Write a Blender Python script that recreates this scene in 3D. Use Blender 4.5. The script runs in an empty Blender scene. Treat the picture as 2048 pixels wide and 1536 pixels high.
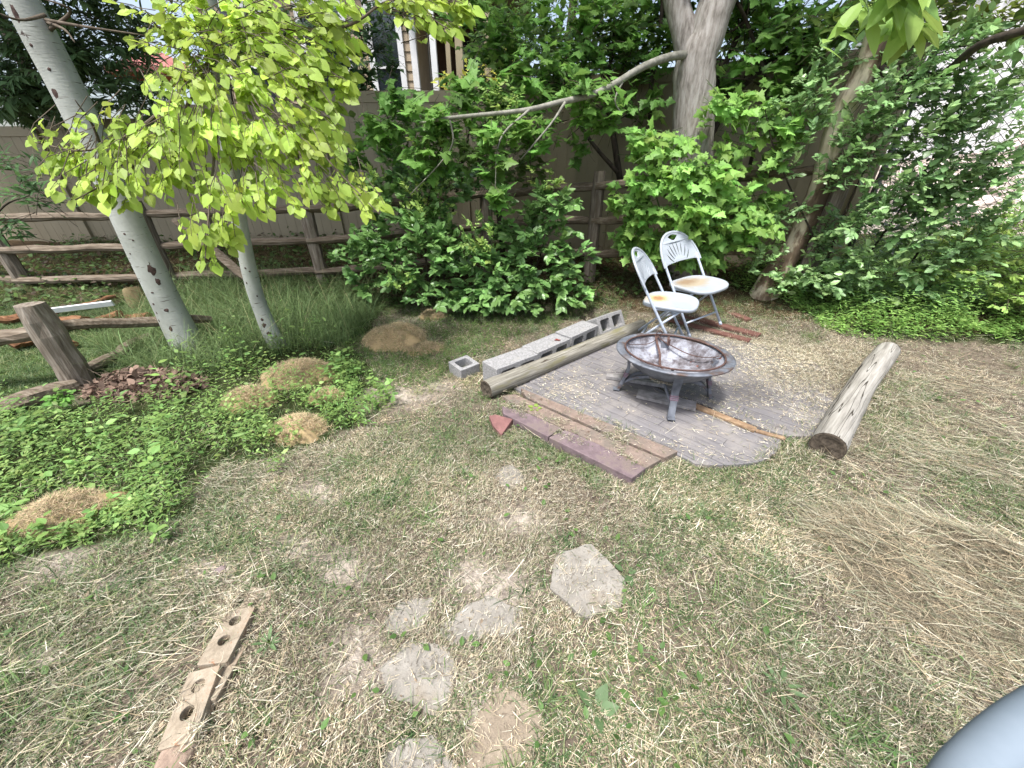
import bpy, bmesh, math
import numpy as np
from mathutils import Vector, Matrix, Euler
R = np.random.default_rng(7)
rad = math.radians
SC = bpy.context.scene
COL = SC.collection
# ------------------------------------------------------------------ camera, world, sun, exposure
CH, PITCH, FPX = 1.5, rad(30), 744.0          # camera height, downward pitch, focal length in 2048-wide pixels
cd = bpy.data.cameras.new('camera'); cam = bpy.data.objects.new('camera', cd); COL.objects.link(cam)
cam.location = (0, 0, CH); cam.rotation_euler = (math.pi/2-PITCH, 0, 0)
cd.sensor_width = 36; cd.lens = 36*FPX/2048; cd.clip_start = .01; cd.clip_end = 1500
cd.dof.use_dof = True; cd.dof.focus_distance = 2.3; cd.dof.aperture_fstop = 6
SC.camera = cam
w = bpy.data.worlds.new('World'); SC.world = w; w.use_nodes = True
nt = w.node_tree; nt.nodes.clear()
sky = nt.nodes.new('ShaderNodeTexSky'); sky.sky_type = 'NISHITA'; sky.sun_disc = False
SUN_EL, SUN_AZ = 68, 215                        # degrees; azimuth clockwise from +Y
sky.sun_elevation = rad(SUN_EL); sky.sun_rotation = rad(SUN_AZ); sky.dust_density = 4; sky.ozone_density = 1
hs = nt.nodes.new('ShaderNodeHueSaturation'); hs.inputs['Saturation'].default_value = .75
bg = nt.nodes.new('ShaderNodeBackground'); bg.inputs[1].default_value = .105
wo = nt.nodes.new('ShaderNodeOutputWorld')
nt.links.new(sky.outputs[0], hs.inputs['Color']); nt.links.new(hs.outputs[0], bg.inputs[0]); nt.links.new(bg.outputs[0], wo.inputs[0])
sl = bpy.data.lights.new('sun', 'SUN'); sl.energy = 2.0; sl.angle = rad(10); sl.color = (1, .99, .97)
so = bpy.data.objects.new('sun', sl); COL.objects.link(so)
sd = Vector((math.sin(rad(SUN_AZ))*math.cos(rad(SUN_EL)), math.cos(rad(SUN_AZ))*math.cos(rad(SUN_EL)), math.sin(rad(SUN_EL))))
so.rotation_euler = sd.to_track_quat('Z', 'Y').to_euler(); so.location = (0, -5, 12)
SC.view_settings.view_transform = 'Standard'; SC.view_settings.look = 'None'
SC.view_settings.exposure = 1.5; SC.view_settings.gamma = 1
SC.render.engine = 'CYCLES'
cy = SC.cycles; cy.max_bounces = 6; cy.diffuse_bounces = 4; cy.glossy_bounces = 2; cy.transmission_bounces = 4; cy.transparent_max_bounces = 4
cy.caustics_reflective = False; cy.caustics_refractive = False
try:
    cy.use_denoising = True; cy.denoiser = 'OPENIMAGEDENOISE'
except Exception: pass

# ------------------------------------------------------------------ numeric helpers
def sm(a, b, x):
    t = np.clip((np.asarray(x, float)-a)/(b-a), 0, 1); return t*t*(3-2*t)
_L = np.random.default_rng(3).random((64, 64))
def vn(x, y, f=1.0, o=0.):
    x = np.asarray(x, float)*f+o+100; y = np.asarray(y, float)*f+o*1.7+100
    xi = np.floor(x).astype(int); yi = np.floor(y).astype(int); fx = x-xi; fy = y-yi
    fx = fx*fx*(3-2*fx); fy = fy*fy*(3-2*fy)
    g = lambda i, j: _L[i % 64, j % 64]
    return (g(xi, yi)*(1-fx)+g(xi+1, yi)*fx)*(1-fy)+(g(xi, yi+1)*(1-fx)+g(xi+1, yi+1)*fx)*fy
def fb(x, y, f=1.0, o=0.): return (vn(x, y, f, o)+.5*vn(x, y, f*2.1, o+5)+.25*vn(x, y, f*4.3, o+9))/1.75
def T(x, y):
    """height of the ground"""
    x = np.asarray(x, float); y = np.asarray(y, float)
    yy = y+.45*np.clip(x, 0, 6)
    h = .45*sm(4.3, 7.2, yy)*(.75+.25*sm(-7, -2, x))
    flat = 1-sm(3.6, 4.6, y)
    f = 1-sm(1.2, 1.75, np.hypot(x-1.3, y-2.6))
    return h+((fb(x, y, 1.3)-.5)*(.10-.07*flat)+(fb(x, y, 6, 3)-.5)*.03)*(1-f)-.014*f
def ray(px, py):
    u = (768-py)/FPX
    return np.array([(px-1024)/FPX, math.cos(PITCH)+math.sin(PITCH)*u, -math.sin(PITCH)+math.cos(PITCH)*u])
def G(px, py, dz=0.):
    """the ground point (plus dz) met by a line of sight"""
    d = ray(px, py); z = dz
    for _ in range(12):
        t = (z-CH)/d[2]; p = d*t; z = .6*z+.4*(float(T(p[0], p[1]))+dz)
    return np.array([p[0], p[1], z])
def V(px, py, Y):
    d = ray(px, py); t = Y/d[1]; return np.array([d[0]*t, Y, CH+d[2]*t])
def dep(px, py, Y): return Y/ray(px, py)[1]
def PX(x, y, z):
    dz = z-CH; f = y*math.cos(PITCH)-dz*math.sin(PITCH); u = y*math.sin(PITCH)+dz*math.cos(PITCH)
    f = np.where(f < .05, .05, f)
    return 1024+FPX*x/f, 768-FPX*u/f
def inpoly(x, y, poly):
    x = np.asarray(x); y = np.asarray(y); c = np.zeros(x.shape, bool); n = len(poly)
    for i in range(n):
        x1, y1 = poly[i]; x2, y2 = poly[i-1]
        if y1 == y2: continue
        c ^= ((y1 > y) != (y2 > y)) & (x < (x2-x1)*(y-y1)/(y2-y1)+x1)
    return c
def s2l(r, g, b, k=1.):
    f = lambda c: ((c/255+.055)/1.055)**2.4 if c > 10 else c/255/12.92
    return np.array([f(r), f(g), f(b)])*k
def nrm(a): return a/np.maximum(np.linalg.norm(a, axis=-1, keepdims=True), 1e-9)
def spline(pts, n=6):
    P = np.array(pts, float); out = []
    Q = np.vstack([2*P[0]-P[1], P, 2*P[-1]-P[-2]])
    for i in range(1, len(Q)-2):
        for t in np.linspace(0, 1, n, endpoint=False):
            a, b, c, d = Q[i-1:i+3]
            out.append(.5*((2*b)+(c-a)*t+(2*a-5*b+4*c-d)*t*t+(3*b-a-3*c+d)*t**3))
    out.append(P[-1]); return np.array(out)

# ------------------------------------------------------------------ mesh builder
class MB:
    def __init__(s): s.v = []; s.f = []; s.c = []; s.n = 0
    def add(s, v, faces, col=None):
        v = np.asarray(v, float).reshape(-1, 3)
        s.v.append(v)
        for k in faces:
            a = np.asarray(k)
            if a.size: s.f.append(a.reshape(-1, a.shape[-1])+s.n)
        c = np.ones((len(v), 3)) if col is None else np.broadcast_to(np.asarray(col, float), (len(v), 3))
        s.c.append(c); s.n += len(v); return s
    def tube(s, path, r, n=8, col=None, cap=True, rough=0., flat=1.):
        P = np.array(path, float); m = len(P); r = np.broadcast_to(np.asarray(r, float), (m,))
        tg = nrm(np.gradient(P, axis=0)); up = np.array([0, 0, 1.]) if abs(tg[0][2]) < .9 else np.array([1., 0, 0])
        x = nrm(np.cross(tg[0], up)); X = []
        for i in range(m):
            x = x-tg[i]*np.dot(x, tg[i]); x = x/np.linalg.norm(x); X.append(x)
        X = np.array(X); Y = np.cross(tg, X)
        a = np.linspace(0, 2*math.pi, n, endpoint=False)
        rr = r[:, None]*np.ones(n)
        if rough: rr = rr*(1+rough*(R.random((m, n))-.5)+rough*(vn(np.arange(n)[None, :]*.9+np.zeros((m, 1)), np.arange(m)[:, None]*.35+np.zeros((1, n)), 1, P[0, 0]*7)-.5)*1.5)
        v = P[:, None]+rr[..., None]*(np.cos(a)[None, :, None]*X[:, None]+flat*np.sin(a)[None, :, None]*Y[:, None])
        i = np.arange(m-1)[:, None]*n; j = np.arange(n)[None, :]; j2 = (j+1) % n
        q = np.stack([i+j, i+j2, i+n+j2, i+n+j], -1).reshape(-1, 4)
        fs = [q]
        if cap:
            fs += [np.arange(n)[::-1][None], (np.arange(n)+(m-1)*n)[None]]
        return s.add(v.reshape(-1, 3), fs, col)
    def box(s, c, size, rot=None, col=None):
        h = np.array(size)/2; v = np.array([[x, y, z] for x in (-1, 1) for y in (-1, 1) for z in (-1, 1)])*h
        if rot is not None: v = v@np.array(Euler(rot).to_matrix()).T
        return s.add(v+np.array(c), [np.array([[0, 1, 3, 2], [4, 6, 7, 5], [0, 4, 5, 1], [2, 3, 7, 6], [0, 2, 6, 4], [1, 5, 7, 3]])], col)
    def prism(s, poly, z0, z1, col=None):
        p = np.array(poly, float); n = len(p)
        if np.sum(p[:, 0]*np.roll(p[:, 1], -1)-np.roll(p[:, 0], -1)*p[:, 1]) < 0: p = p[::-1]
        v = np.vstack([np.c_[p, np.broadcast_to(z0, n)], np.c_[p, np.broadcast_to(z1, n)]])
        j = np.arange(n); j2 = (j+1) % n
        return s.add(v, [np.stack([j, j2, j2+n, j+n], -1), j[::-1][None], (j+n)[None]], col)
    def sweep(s, path, side, w, t, col=None):
        """rectangular bar: side vectors give the width direction"""
        P = np.array(path, float); m = len(P); side = nrm(np.broadcast_to(np.array(side, float), (m, 3)))
        tg = nrm(np.gradient(P, axis=0)); up = nrm(np.cross(tg, side))
        w = np.broadcast_to(w, (m,))[:, None]/2; t = np.broadcast_to(t, (m,))[:, None]/2
        v = np.stack([P-side*w-up*t, P+side*w-up*t, P+side*w+up*t, P-side*w+up*t], 1).reshape(-1, 3)
        i = np.arange(m-1)[:, None]*4; j = np.arange(4)[None]; j2 = (j+1) % 4
        return s.add(v, [np.stack([i+j, i+j2, i+4+j2, i+4+j], -1).reshape(-1, 4), np.array([[3, 2, 1, 0]]), np.array([[0, 1, 2, 3]])+(m-1)*4], col)
    def lathe(s, prof, n=48, c=(0, 0, 0), col=None):
        p = np.array(prof, float); m = len(p); a = np.linspace(0, 2*math.pi, n, endpoint=False)
        v = np.stack([p[:, 0, None]*np.cos(a), p[:, 0, None]*np.sin(a), p[:, 1, None]+0*a], -1).reshape(-1, 3)+np.array(c)
        i = np.arange(m-1)[:, None]*n; j = np.arange(n)[None]; j2 = (j+1) % n
        return s.add(v, [np.stack([i+j, i+j2, i+n+j2, i+n+j], -1).reshape(-1, 4)], col)
    def build(s, name, mt, parent=None, smooth=False, M=None, bevel=0, base=None):
        V_ = np.vstack(s.v).astype(np.float32); C_ = np.vstack(s.c)
        if M is not None: V_ = (np.c_[V_, np.ones(len(V_))]@np.array(M).T)[:, :3].astype(np.float32)
        if base is not None: V_ = V_-np.array(base, dtype=np.float32)
        me = bpy.data.meshes.new(name)
        tot = np.concatenate([np.full(len(f), f.shape[1]) for f in s.f]); li = np.concatenate([f.ravel() for f in s.f])
        me.vertices.add(len(V_)); me.vertices.foreach_set('co', V_.ravel())
        me.loops.add(len(li)); me.loops.foreach_set('vertex_index', li.astype(np.int32))
        me.polygons.add(len(tot)); me.polygons.foreach_set('loop_start', np.concatenate([[0], np.cumsum(tot)[:-1]]).astype(np.int32))
        me.update(calc_edges=True)
        me.polygons.foreach_set('use_smooth', np.full(len(tot), smooth))
        at = me.attributes.new('col', 'FLOAT_COLOR', 'POINT'); at.data.foreach_set('color', np.c_[C_, np.ones(len(C_))].astype(np.float32).ravel())
        me.materials.append(mt)
        o = bpy.data.objects.new(name, me); COL.objects.link(o)
        if base is not None: o.location = base
        if parent is not None: o.parent = parent
        if bevel:
            b = o.modifiers.new('bevel', 'BEVEL'); b.width = bevel; b.segments = 2; b.limit_method = 'ANGLE'
        return o
def tag(o, label, cat, group=None, kind=None):
    if label: o['label'] = label
    if cat: o['category'] = cat
    if group: o['group'] = group
    if kind: o['kind'] = kind
    return o
def thing(name, label, cat, loc=(0, 0, 0), rz=0, group=None):
    o = bpy.data.objects.new(name, None); COL.objects.link(o); o.location = loc; o.rotation_euler = (0, 0, rz); o.empty_display_size = .1
    return tag(o, label, cat, group)
def flatshape(outer, holes, depth, bevel=0.003):
    """an outline with holes, given thickness: returns verts, faces (centred on its mid plane)"""
    cu = bpy.data.curves.new('t', 'CURVE'); cu.dimensions = '2D'; cu.fill_mode = 'BOTH'; cu.extrude = depth/2-bevel; cu.bevel_depth = bevel; cu.bevel_resolution = 1; cu.offset = -bevel
    for pl in [outer]+holes:
        sp = cu.splines.new('POLY'); sp.points.add(len(pl)-1); sp.use_cyclic_u = True
        for q, p in zip(sp.points, pl): q.co = (p[0], p[1], 0, 1)
    o = bpy.data.objects.new('t', cu); COL.objects.link(o)
    dg = bpy.context.evaluated_depsgraph_get(); me = bpy.data.meshes.new_from_object(o.evaluated_get(dg))
    vs = np.array([v.co[:] for v in me.vertices]); d = {}
    for p in me.polygons: d.setdefault(len(p.vertices), []).append(list(p.vertices))
    bpy.data.objects.remove(o); bpy.data.curves.remove(cu); bpy.data.meshes.remove(me)
    return vs, [np.array(x) for x in d.values()]

# ------------------------------------------------------------------ materials
def M(name, cols=None, scale=(8, 8, 8), detail=6, rough=.8, bump=0., bscale=40, attr=False, trans=0., metal=0., dark=None, spots=None, ramp_rough=.6, spec=.3, distort=0.):
    m = bpy.data.materials.new(name); m.use_nodes = True; t = m.node_tree; N = t.nodes; L = t.links
    bs = N['Principled BSDF']; out = N['Material Output']
    bs.inputs['Roughness'].default_value = rough; bs.inputs['Metallic'].default_value = metal; bs.inputs['Specular IOR Level'].default_value = spec
    tc = N.new('ShaderNodeTexCoord')
    def noise(sc, de=6, ro=.6, di=0.):
        mp = N.new('ShaderNodeMapping'); mp.inputs['Scale'].default_value = sc if hasattr(sc, '__len__') else (sc, sc, sc)
        L.new(tc.outputs['Object'], mp.inputs[0]); n = N.new('ShaderNodeTexNoise'); n.inputs['Scale'].default_value = 1
        n.inputs['Detail'].default_value = de; n.inputs['Roughness'].default_value = ro; n.inputs['Distortion'].default_value = di
        L.new(mp.outputs[0], n.inputs['Vector']); return n
    c = None
    if cols is not None:
        n = noise(scale, detail, ramp_rough, distort); r = N.new('ShaderNodeValToRGB'); L.new(n.outputs['Fac'], r.inputs[0])
        e = r.color_ramp.elements
        while len(e) < len(cols): e.new(.5)
        for k, (p, q) in zip(e, cols): k.position = p; k.color = (*q, 1)
        c = r.outputs[0]
    if attr:
        a = N.new('ShaderNodeAttribute'); a.attribute_name = 'col'
        if c is None: c = a.outputs['Color']
        else:
            x = N.new('ShaderNodeMix'); x.data_type = 'RGBA'; x.blend_type = 'MULTIPLY'; x.inputs[0].default_value = 1
            L.new(a.outputs['Color'], x.inputs[6]); L.new(c, x.inputs[7]); c = x.outputs[2]
    for sp in (spots or []):      # (scale, threshold lo, hi, colour[, detail])
        n = noise(sp[0], sp[4] if len(sp) > 4 else 3, .6); r = N.new('ShaderNodeMapRange'); r.inputs[1].default_value = sp[1]; r.inputs[2].default_value = sp[2]; fo_ = n.outputs['Fac']
        if sp[1] > sp[2]:      # thin lines where the noise crosses its middle
            q1 = N.new('ShaderNodeMath'); q1.operation = 'SUBTRACT'; q1.inputs[1].default_value = .5; L.new(fo_, q1.inputs[0])
            q2 = N.new('ShaderNodeMath'); q2.operation = 'ABSOLUTE'; L.new(q1.outputs[0], q2.inputs[0]); fo_ = q2.outputs[0]
        L.new(fo_, r.inputs[0]); x = N.new('ShaderNodeMix'); x.data_type = 'RGBA'
        L.new(r.outputs[0], x.inputs[0]); L.new(c, x.inputs[6]); x.inputs[7].default_value = (*sp[3], 1); c = x.outputs[2]
    m['c'] = 0
    if c is not None: L.new(c, bs.inputs['Base Color'])
    if bump:
        n = noise(bscale, 5, .6); b = N.new('ShaderNodeBump'); b.inputs['Strength'].default_value = 1; b.inputs['Distance'].default_value = bump
        L.new(n.outputs['Fac'], b.inputs['Height']); L.new(b.outputs[0], bs.inputs['Normal'])
    if trans:
        tr = N.new('ShaderNodeBsdfTranslucent'); mx = N.new('ShaderNodeMixShader'); mx.inputs[0].default_value = trans
        hv = N.new('ShaderNodeHueSaturation'); hv.inputs['Hue'].default_value = .485; hv.inputs['Value'].default_value = 1.5; hv.inputs['Saturation'].default_value = 1.0
        L.new(c, hv.inputs['Color']); L.new(hv.outputs[0], tr.inputs[0]); L.new(bs.outputs[0], mx.inputs[1]); L.new(tr.outputs[0], mx.inputs[2]); L.new(mx.outputs[0], out.inputs[0])
    return m
leafm = M('leaf', attr=True, trans=.35, rough=.5, spec=.25)
leafgloss = M('leaf_waxy', attr=True, trans=.22, rough=.38, spec=.5)
aspleaf = M('aspen_leaf', attr=True, trans=.42, rough=.5, spec=.3)
bladem = M('grass_blade', attr=True, trans=.25, rough=.6, spec=.2)
strawm = M('straw', attr=True, trans=.1, rough=.75, spec=.15)
barkg = M('bark_grey', [(.3, (.16, .14, .12)), (.5, (.34, .31, .28)), (.7, (.48, .45, .42))], scale=(30, 30, 6), rough=.9, bump=.012, bscale=(40, 40, 8))
barkd = M('bark_dark', [(.3, (.02, .016, .012)), (.7, (.075, .06, .045))], scale=(20, 20, 6), rough=.95, bump=.005)
twigm = M('twig_bark', [(.3, (.06, .045, .03)), (.7, (.16, .13, .10))], scale=(20, 20, 20), rough=.9)
barkb = M('bark_smooth_branch', [(.3, (.13, .13, .10)), (.7, (.30, .29, .25))], scale=(20, 20, 20), rough=.8)
stemg = M('green_stem', [(.3, (.05, .09, .03)), (.7, (.10, .15, .05))], scale=(20, 20, 20), rough=.8)

# ------------------------------------------------------------------ leaves
def T_mid(mid, side, fold=.12, droop=.12):
    """mid: positions along the rib, side: (y, halfwidth) list. returns verts, faces"""
    v = [(0, y, -droop*y*y) for y in mid]; n = len(mid)
    for y, h in side: v.append((-h, y, fold*h-droop*y*y)); 
    for y, h in side: v.append((h, y, fold*h-droop*y*y))
    k = len(side); tr = []; qd = []
    L_ = [n+i for i in range(k)]; R_ = [n+k+i for i in range(k)]
    # rib 0 .. n-1 with n == k+2
    tr += [[0, R_[0], 1], [0, 1, L_[0]], [n-1, n-2, R_[-1]], [n-1, L_[-1], n-2]]
    for i in range(k-1):
        qd += [[1+i, R_[i], R_[i+1], 2+i], [1+i, 2+i, L_[i+1], L_[i]]]
    return np.array(v), [np.array(tr), np.array(qd)] if qd else [np.array(tr)]
OVATE = T_mid([0, .2, .5, .8, 1], [(.16, .2), (.45, .31), (.78, .17)])
ASPEN = T_mid([0, .12, .42, .75, 1], [(-.02, .26), (.33, .44), (.72, .26)], fold=.1, droop=.1)
LANCE = T_mid([0, .3, .7, 1], [(.25, .13), (.65, .11)], fold=.2, droop=.2)
DIAM = T_mid([0, .5, 1], [(.45, .28)], fold=.2, droop=.15)
def _maple():
    o = [(0, 0), (.14, .02), (.22, .16), (.5, .12), (.40, .28), (.62, .42), (.34, .46), (.30, .60), (.20, .62), (.16, .80), (0, 1.05)]
    L_ = [(-x, y) for x, y in o[1:-1]][::-1]; pts = o+L_
    v = [(0, .38, .03)]+[(x, y, -.12*(x*x*2+(y-.38)**2)+(.03 if abs(x) < .01 else 0)) for x, y in pts]; n = len(pts)
    return np.array(v), [np.array([[0, 1+i, 1+(i+1) % n] for i in range(n)])]
MAPLE = _maple()
def scatter(mb, tm, pos, axis, up, size, col):
    tv, tf = tm; n = len(pos); k = len(tv)
    y = nrm(axis); z = up-y*np.sum(up*y, -1, keepdims=True); z = nrm(z); x = np.cross(y, z)
    sx = np.asarray(size).reshape(-1, 1, 1) if np.ndim(size) else np.full((n, 1, 1), size)
    v = pos[:, None]+sx*(tv[None, :, 0:1]*x[:, None]+tv[None, :, 1:2]*y[:, None]+tv[None, :, 2:3]*z[:, None])
    off = (np.arange(n)*k)[:, None, None]
    mb.add(v.reshape(-1, 3), [(f[None]+off).reshape(-1, f.shape[1]) for f in tf], np.repeat(col, k, 0))
def hue(n, base, var=.25, yel=.0):
    b = np.array(base, float); k = np.exp(R.normal(0, var, (n, 1)))
    c = b*k; y = R.random((n, 1))*yel
    c = c*(1-y)+y*np.array([b[1]*1.1, b[1]*1.15, b[2]*.6]); g = c.mean(-1, keepdims=True)
    return np.clip(c*.86+g*.14, 0, .9)
def sphere(n):
    v = R.normal(size=(n, 3)); return nrm(v)
def crown(mb, tw, blobs, tm, leaf, base, per=7, twig=.16, hang=.25, var=.25, yel=.1, jit=.5, origin=None, rose=True, face=(0, -.45, 1), twr=.0022):
    """blobs: (px, py, Y, rx px, ry px, depth m, sprays). leaves grow in sprays along short twigs; tw takes the twigs"""
    for (px, py, Y, rx, ry, rd, K) in blobs:
        c = V(px, py, Y); t = dep(px, py, Y); r = np.array([rx*t/FPX, rd, ry*t/FPX])
        d = sphere(K); rr = R.random((K, 1))**.45; tips = c+d*rr*r
        o = c-np.array([0, -.2, r[2]*.8]) if origin is None else np.array(origin)
        dr = nrm(nrm(tips-o)+R.normal(0, jit, (K, 3))*.6+np.array([0, 0, -hang]))
        ln = twig*(.7+.6*R.random((K, 1)))
        if tw is not None:
            for i in range(K):
                p0 = tips[i]-dr[i]*ln[i]*1.5; p1 = tips[i]-dr[i]*ln[i]*.5+np.array([0, 0, .02])
                tw.tube([p0, p1, tips[i]], [twr*1.3, twr, twr*.5], n=3, cap=False)
        f = (np.arange(per)+.5)/per; sgn = np.where(np.arange(per) % 2, 1., -1.)
        side = nrm(np.cross(dr, np.array([0, 0, 1.])+R.normal(0, .3, (K, 3))))
        pos = tips[:, None]-dr[:, None]*ln[:, None]*(1-f)[None, :, None]
        ax = dr[:, None]*(.35+.65*f)[None, :, None]+side[:, None]*(sgn*(1-.55*f))[None, :, None]+R.normal(0, .22, (K, per, 3))+np.array([0, 0, -hang*.8])
        up = np.array(face)+R.normal(0, .38, (K, per, 3))
        n = K*per; sz = leaf*(.5+.85*R.random(n))*np.tile(.75+.35*f, K)
        cc = hue(K, base, var, yel)[:, None]*np.exp(R.normal(0, .12, (K, per, 1)))
        scatter(mb, tm, pos.reshape(-1, 3), ax.reshape(-1, 3), up.reshape(-1, 3), sz, np.clip(cc.reshape(-1, 3), 0, .9))
def blades(mb, pos, L, W, tilt, curl, col, seg=3, az=None):
    """grass blades: base pos (n,3), length, width, tilt from vertical, extra bend"""
    n = len(pos); az = R.random(n)*2*math.pi if az is None else az
    L = np.broadcast_to(L, n); W = np.broadcast_to(W, n); tilt = np.broadcast_to(tilt, n); curl = np.broadcast_to(curl, n)
    d = np.stack([np.cos(az), np.sin(az)], -1); sd_ = np.stack([-np.sin(az), np.cos(az), 0*az], -1)
    tw = R.normal(0, .5, n)[:, None]; sd_ = nrm(sd_+tw*np.array([0, 0, 1.]))
    P = [pos]; p = pos.copy()
    for i in range(seg):
        a = tilt+curl*(i+.5)/seg; st = np.stack([d[:, 0]*np.sin(a), d[:, 1]*np.sin(a), np.cos(a)], -1)*(L/seg)[:, None]; p = p+st; P.append(p)
    vs = []
    for i in range(seg):
        wv = sd_*(W*(1-.45*i/seg)/2)[:, None]; vs += [P[i]-wv, P[i]+wv]
    vs.append(P[-1]); v = np.stack(vs, 1); k = 2*seg+1; off = (np.arange(n)*k)[:, None, None]
    q = np.array([[2*i, 2*i+1, 2*i+3, 2*i+2] for i in range(seg-1)]); t = np.array([[2*seg-2, 2*seg-1, 2*seg]])
    fs = [(t[None]+off).reshape(-1, 3)]
    if seg > 1: fs.append((q[None]+off).reshape(-1, 4))
    mb.add(v.reshape(-1, 3), fs, np.repeat(col, k, 0))

# ------------------------------------------------------------------ ground
STONES = {}
def z6(*a): return [(700+x/3.2267, 1060+y/3.2267) for x, y in a]
def z4(*a): return [(960+x/4.6545, 760+y/4.6545) for x, y in a]
STONES = {
 'small grey stepping stone left of the notched stone': z6((215, 590), (300, 470), (440, 435), (545, 440), (500, 560), (470, 660), (280, 700)),
 'large grey flagstone, widest of the stepping stones': z6((150, 930), (270, 810), (400, 700), (520, 730), (620, 760), (690, 850), (650, 1050), (590, 1180), (480, 1250), (330, 1150), (170, 1080)),
 'pale notched stepping stone with a tapering left end': z6((580, 650), (760, 480), (900, 430), (1100, 520), (1115, 600), (1060, 690), (900, 690), (760, 740), (650, 750)),
 'five sided speckled paving stone set apart on the right': z6((1340, 155), (1560, 110), (1690, 250), (1790, 340), (1735, 500), (1560, 565), (1515, 585), (1300, 410), (1290, 330)),
 'grey flagstone cut by the bottom edge of the photo': z6((180, 1560), (250, 1370), (540, 1310), (600, 1400), (720, 1540), (680, 1750), (250, 1750)),
 'long tan flagstone half covered by soil and clippings': z6((720, 1520), (740, 1350), (850, 1150), (960, 1000), (1090, 1030), (1230, 1190), (1250, 1330), (1120, 1560), (900, 1700), (730, 1650)),
 'small pale stone lying beside the purple edging pavers': z4((130, 920), (190, 810), (300, 790), (420, 910), (370, 990), (250, 1040)),
}
BARE = [((590, 1095), 60, 30), ((240, 1165), 90, 25), ((800, 790), 70, 22), ((1040, 1045), 60, 28), ((640, 985), 45, 22), ((950, 1150), 55, 40), ((875, 770), 35, 12), ((690, 1140), 60, 35), ((720, 1330), 60, 90), ((90, 1320), 50, 25), ((1000, 1190), 60, 60), ((130, 1130), 80, 30), ((960, 1430), 60, 90), ((420, 1140), 70, 25)]
def bare(px, py):
    m = np.zeros(np.shape(px))
    for (cx, cy_), rx, ry in BARE: m = np.maximum(m, np.exp(-((px-cx)/rx)**2-((py-cy_)/ry)**2))
    return m
MOUNDS = [(600, 735, 70, 34, .13), (500, 785, 50, 34, .12), (655, 788, 34, 18, .08), (596, 845, 56, 34, .10), (790, 665, 62, 34, .17), (868, 628, 28, 15, .09), (850, 690, 40, 18, .05), (130, 1012, 85, 34, .09)]
WEED = [(-900, 760), (0, 800), (120, 815), (250, 800), (400, 750), (540, 705), (640, 695), (720, 700), (760, 770), (700, 800), (720, 850), (620, 900), (540, 925), (450, 935), (400, 990), (385, 1030), (270, 1075), (130, 1105), (0, 1125), (-900, 1320)]
TALL = [(200, 690), (260, 640), (340, 590), (480, 555), (600, 560), (700, 580), (760, 600), (745, 660), (700, 690), (560, 712), (420, 745), (300, 760), (210, 730)]
MIDG = [(690, 600), (900, 600), (1030, 630), (1150, 600), (1260, 590), (1200, 615), (1080, 665), (965, 705), (905, 740), (880, 775), (760, 780), (690, 720)]
RW = [(1440, 560), (1600, 520), (1800, 500), (2048, 480), (2600, 560), (2500, 730), (2048, 690), (1850, 680), (1720, 665), (1600, 630), (1500, 600)]
PLAT1 = [(1062, 768), (1120, 728), (1215, 680), (1310, 655), (1400, 662), (1462, 680), (1540, 690), (1600, 708), (1650, 735), (1692, 785), (1690, 835), (1662, 868), (1590, 873), (1540, 862), (1380, 800), (1250, 745)]
PLAT2 = [(1040, 782), (1075, 762), (1210, 735), (1380, 806), (1535, 866), (1562, 885), (1545, 910), (1500, 926), (1400, 928), (1345, 905)]
def gxs(n, a, b, c): 
    t = np.linspace(-1, 1, n); return np.sinh(t*a)/np.sinh(a)*b+c
xs = gxs(360, 5.2, 320, 0); ys = np.concatenate([-np.geomspace(60, .5, 20)[:], np.linspace(-.4, 8, 210), np.geomspace(8.1, 600, 50)])
gx, gy = np.meshgrid(xs, ys); gz = T(gx, gy)
gpx, gpy = PX(gx, gy, gz); b_ = bare(gpx, gpy)*(gy < 5)*(gy > 0)
gr = sm(.45, .62, fb(gx, gy, 1.1, 31))
soil = s2l(116, 106, 95, .9); tan = s2l(172, 163, 153, 1.0); grn = s2l(70, 88, 44, .9)
far = sm(9, 12, gy)[..., None]
gc = (soil*(1-b_[..., None])+tan*b_[..., None])
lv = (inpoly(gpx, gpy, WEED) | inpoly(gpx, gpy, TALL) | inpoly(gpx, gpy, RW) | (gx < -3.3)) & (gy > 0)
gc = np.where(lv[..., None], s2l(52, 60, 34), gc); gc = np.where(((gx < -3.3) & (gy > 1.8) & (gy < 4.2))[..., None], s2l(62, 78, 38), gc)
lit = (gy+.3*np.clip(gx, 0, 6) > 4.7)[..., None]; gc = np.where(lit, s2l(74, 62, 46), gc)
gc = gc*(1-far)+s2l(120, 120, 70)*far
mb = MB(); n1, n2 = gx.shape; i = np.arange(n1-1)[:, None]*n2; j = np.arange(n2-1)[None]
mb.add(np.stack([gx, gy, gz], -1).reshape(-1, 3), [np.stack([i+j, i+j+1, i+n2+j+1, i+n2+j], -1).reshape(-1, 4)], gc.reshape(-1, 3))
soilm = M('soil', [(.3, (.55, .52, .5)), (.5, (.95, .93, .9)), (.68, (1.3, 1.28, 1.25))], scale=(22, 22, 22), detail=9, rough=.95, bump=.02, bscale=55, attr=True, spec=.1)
tag(mb.build('ground', soilm, smooth=True), None, None, kind='structure')

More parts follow.
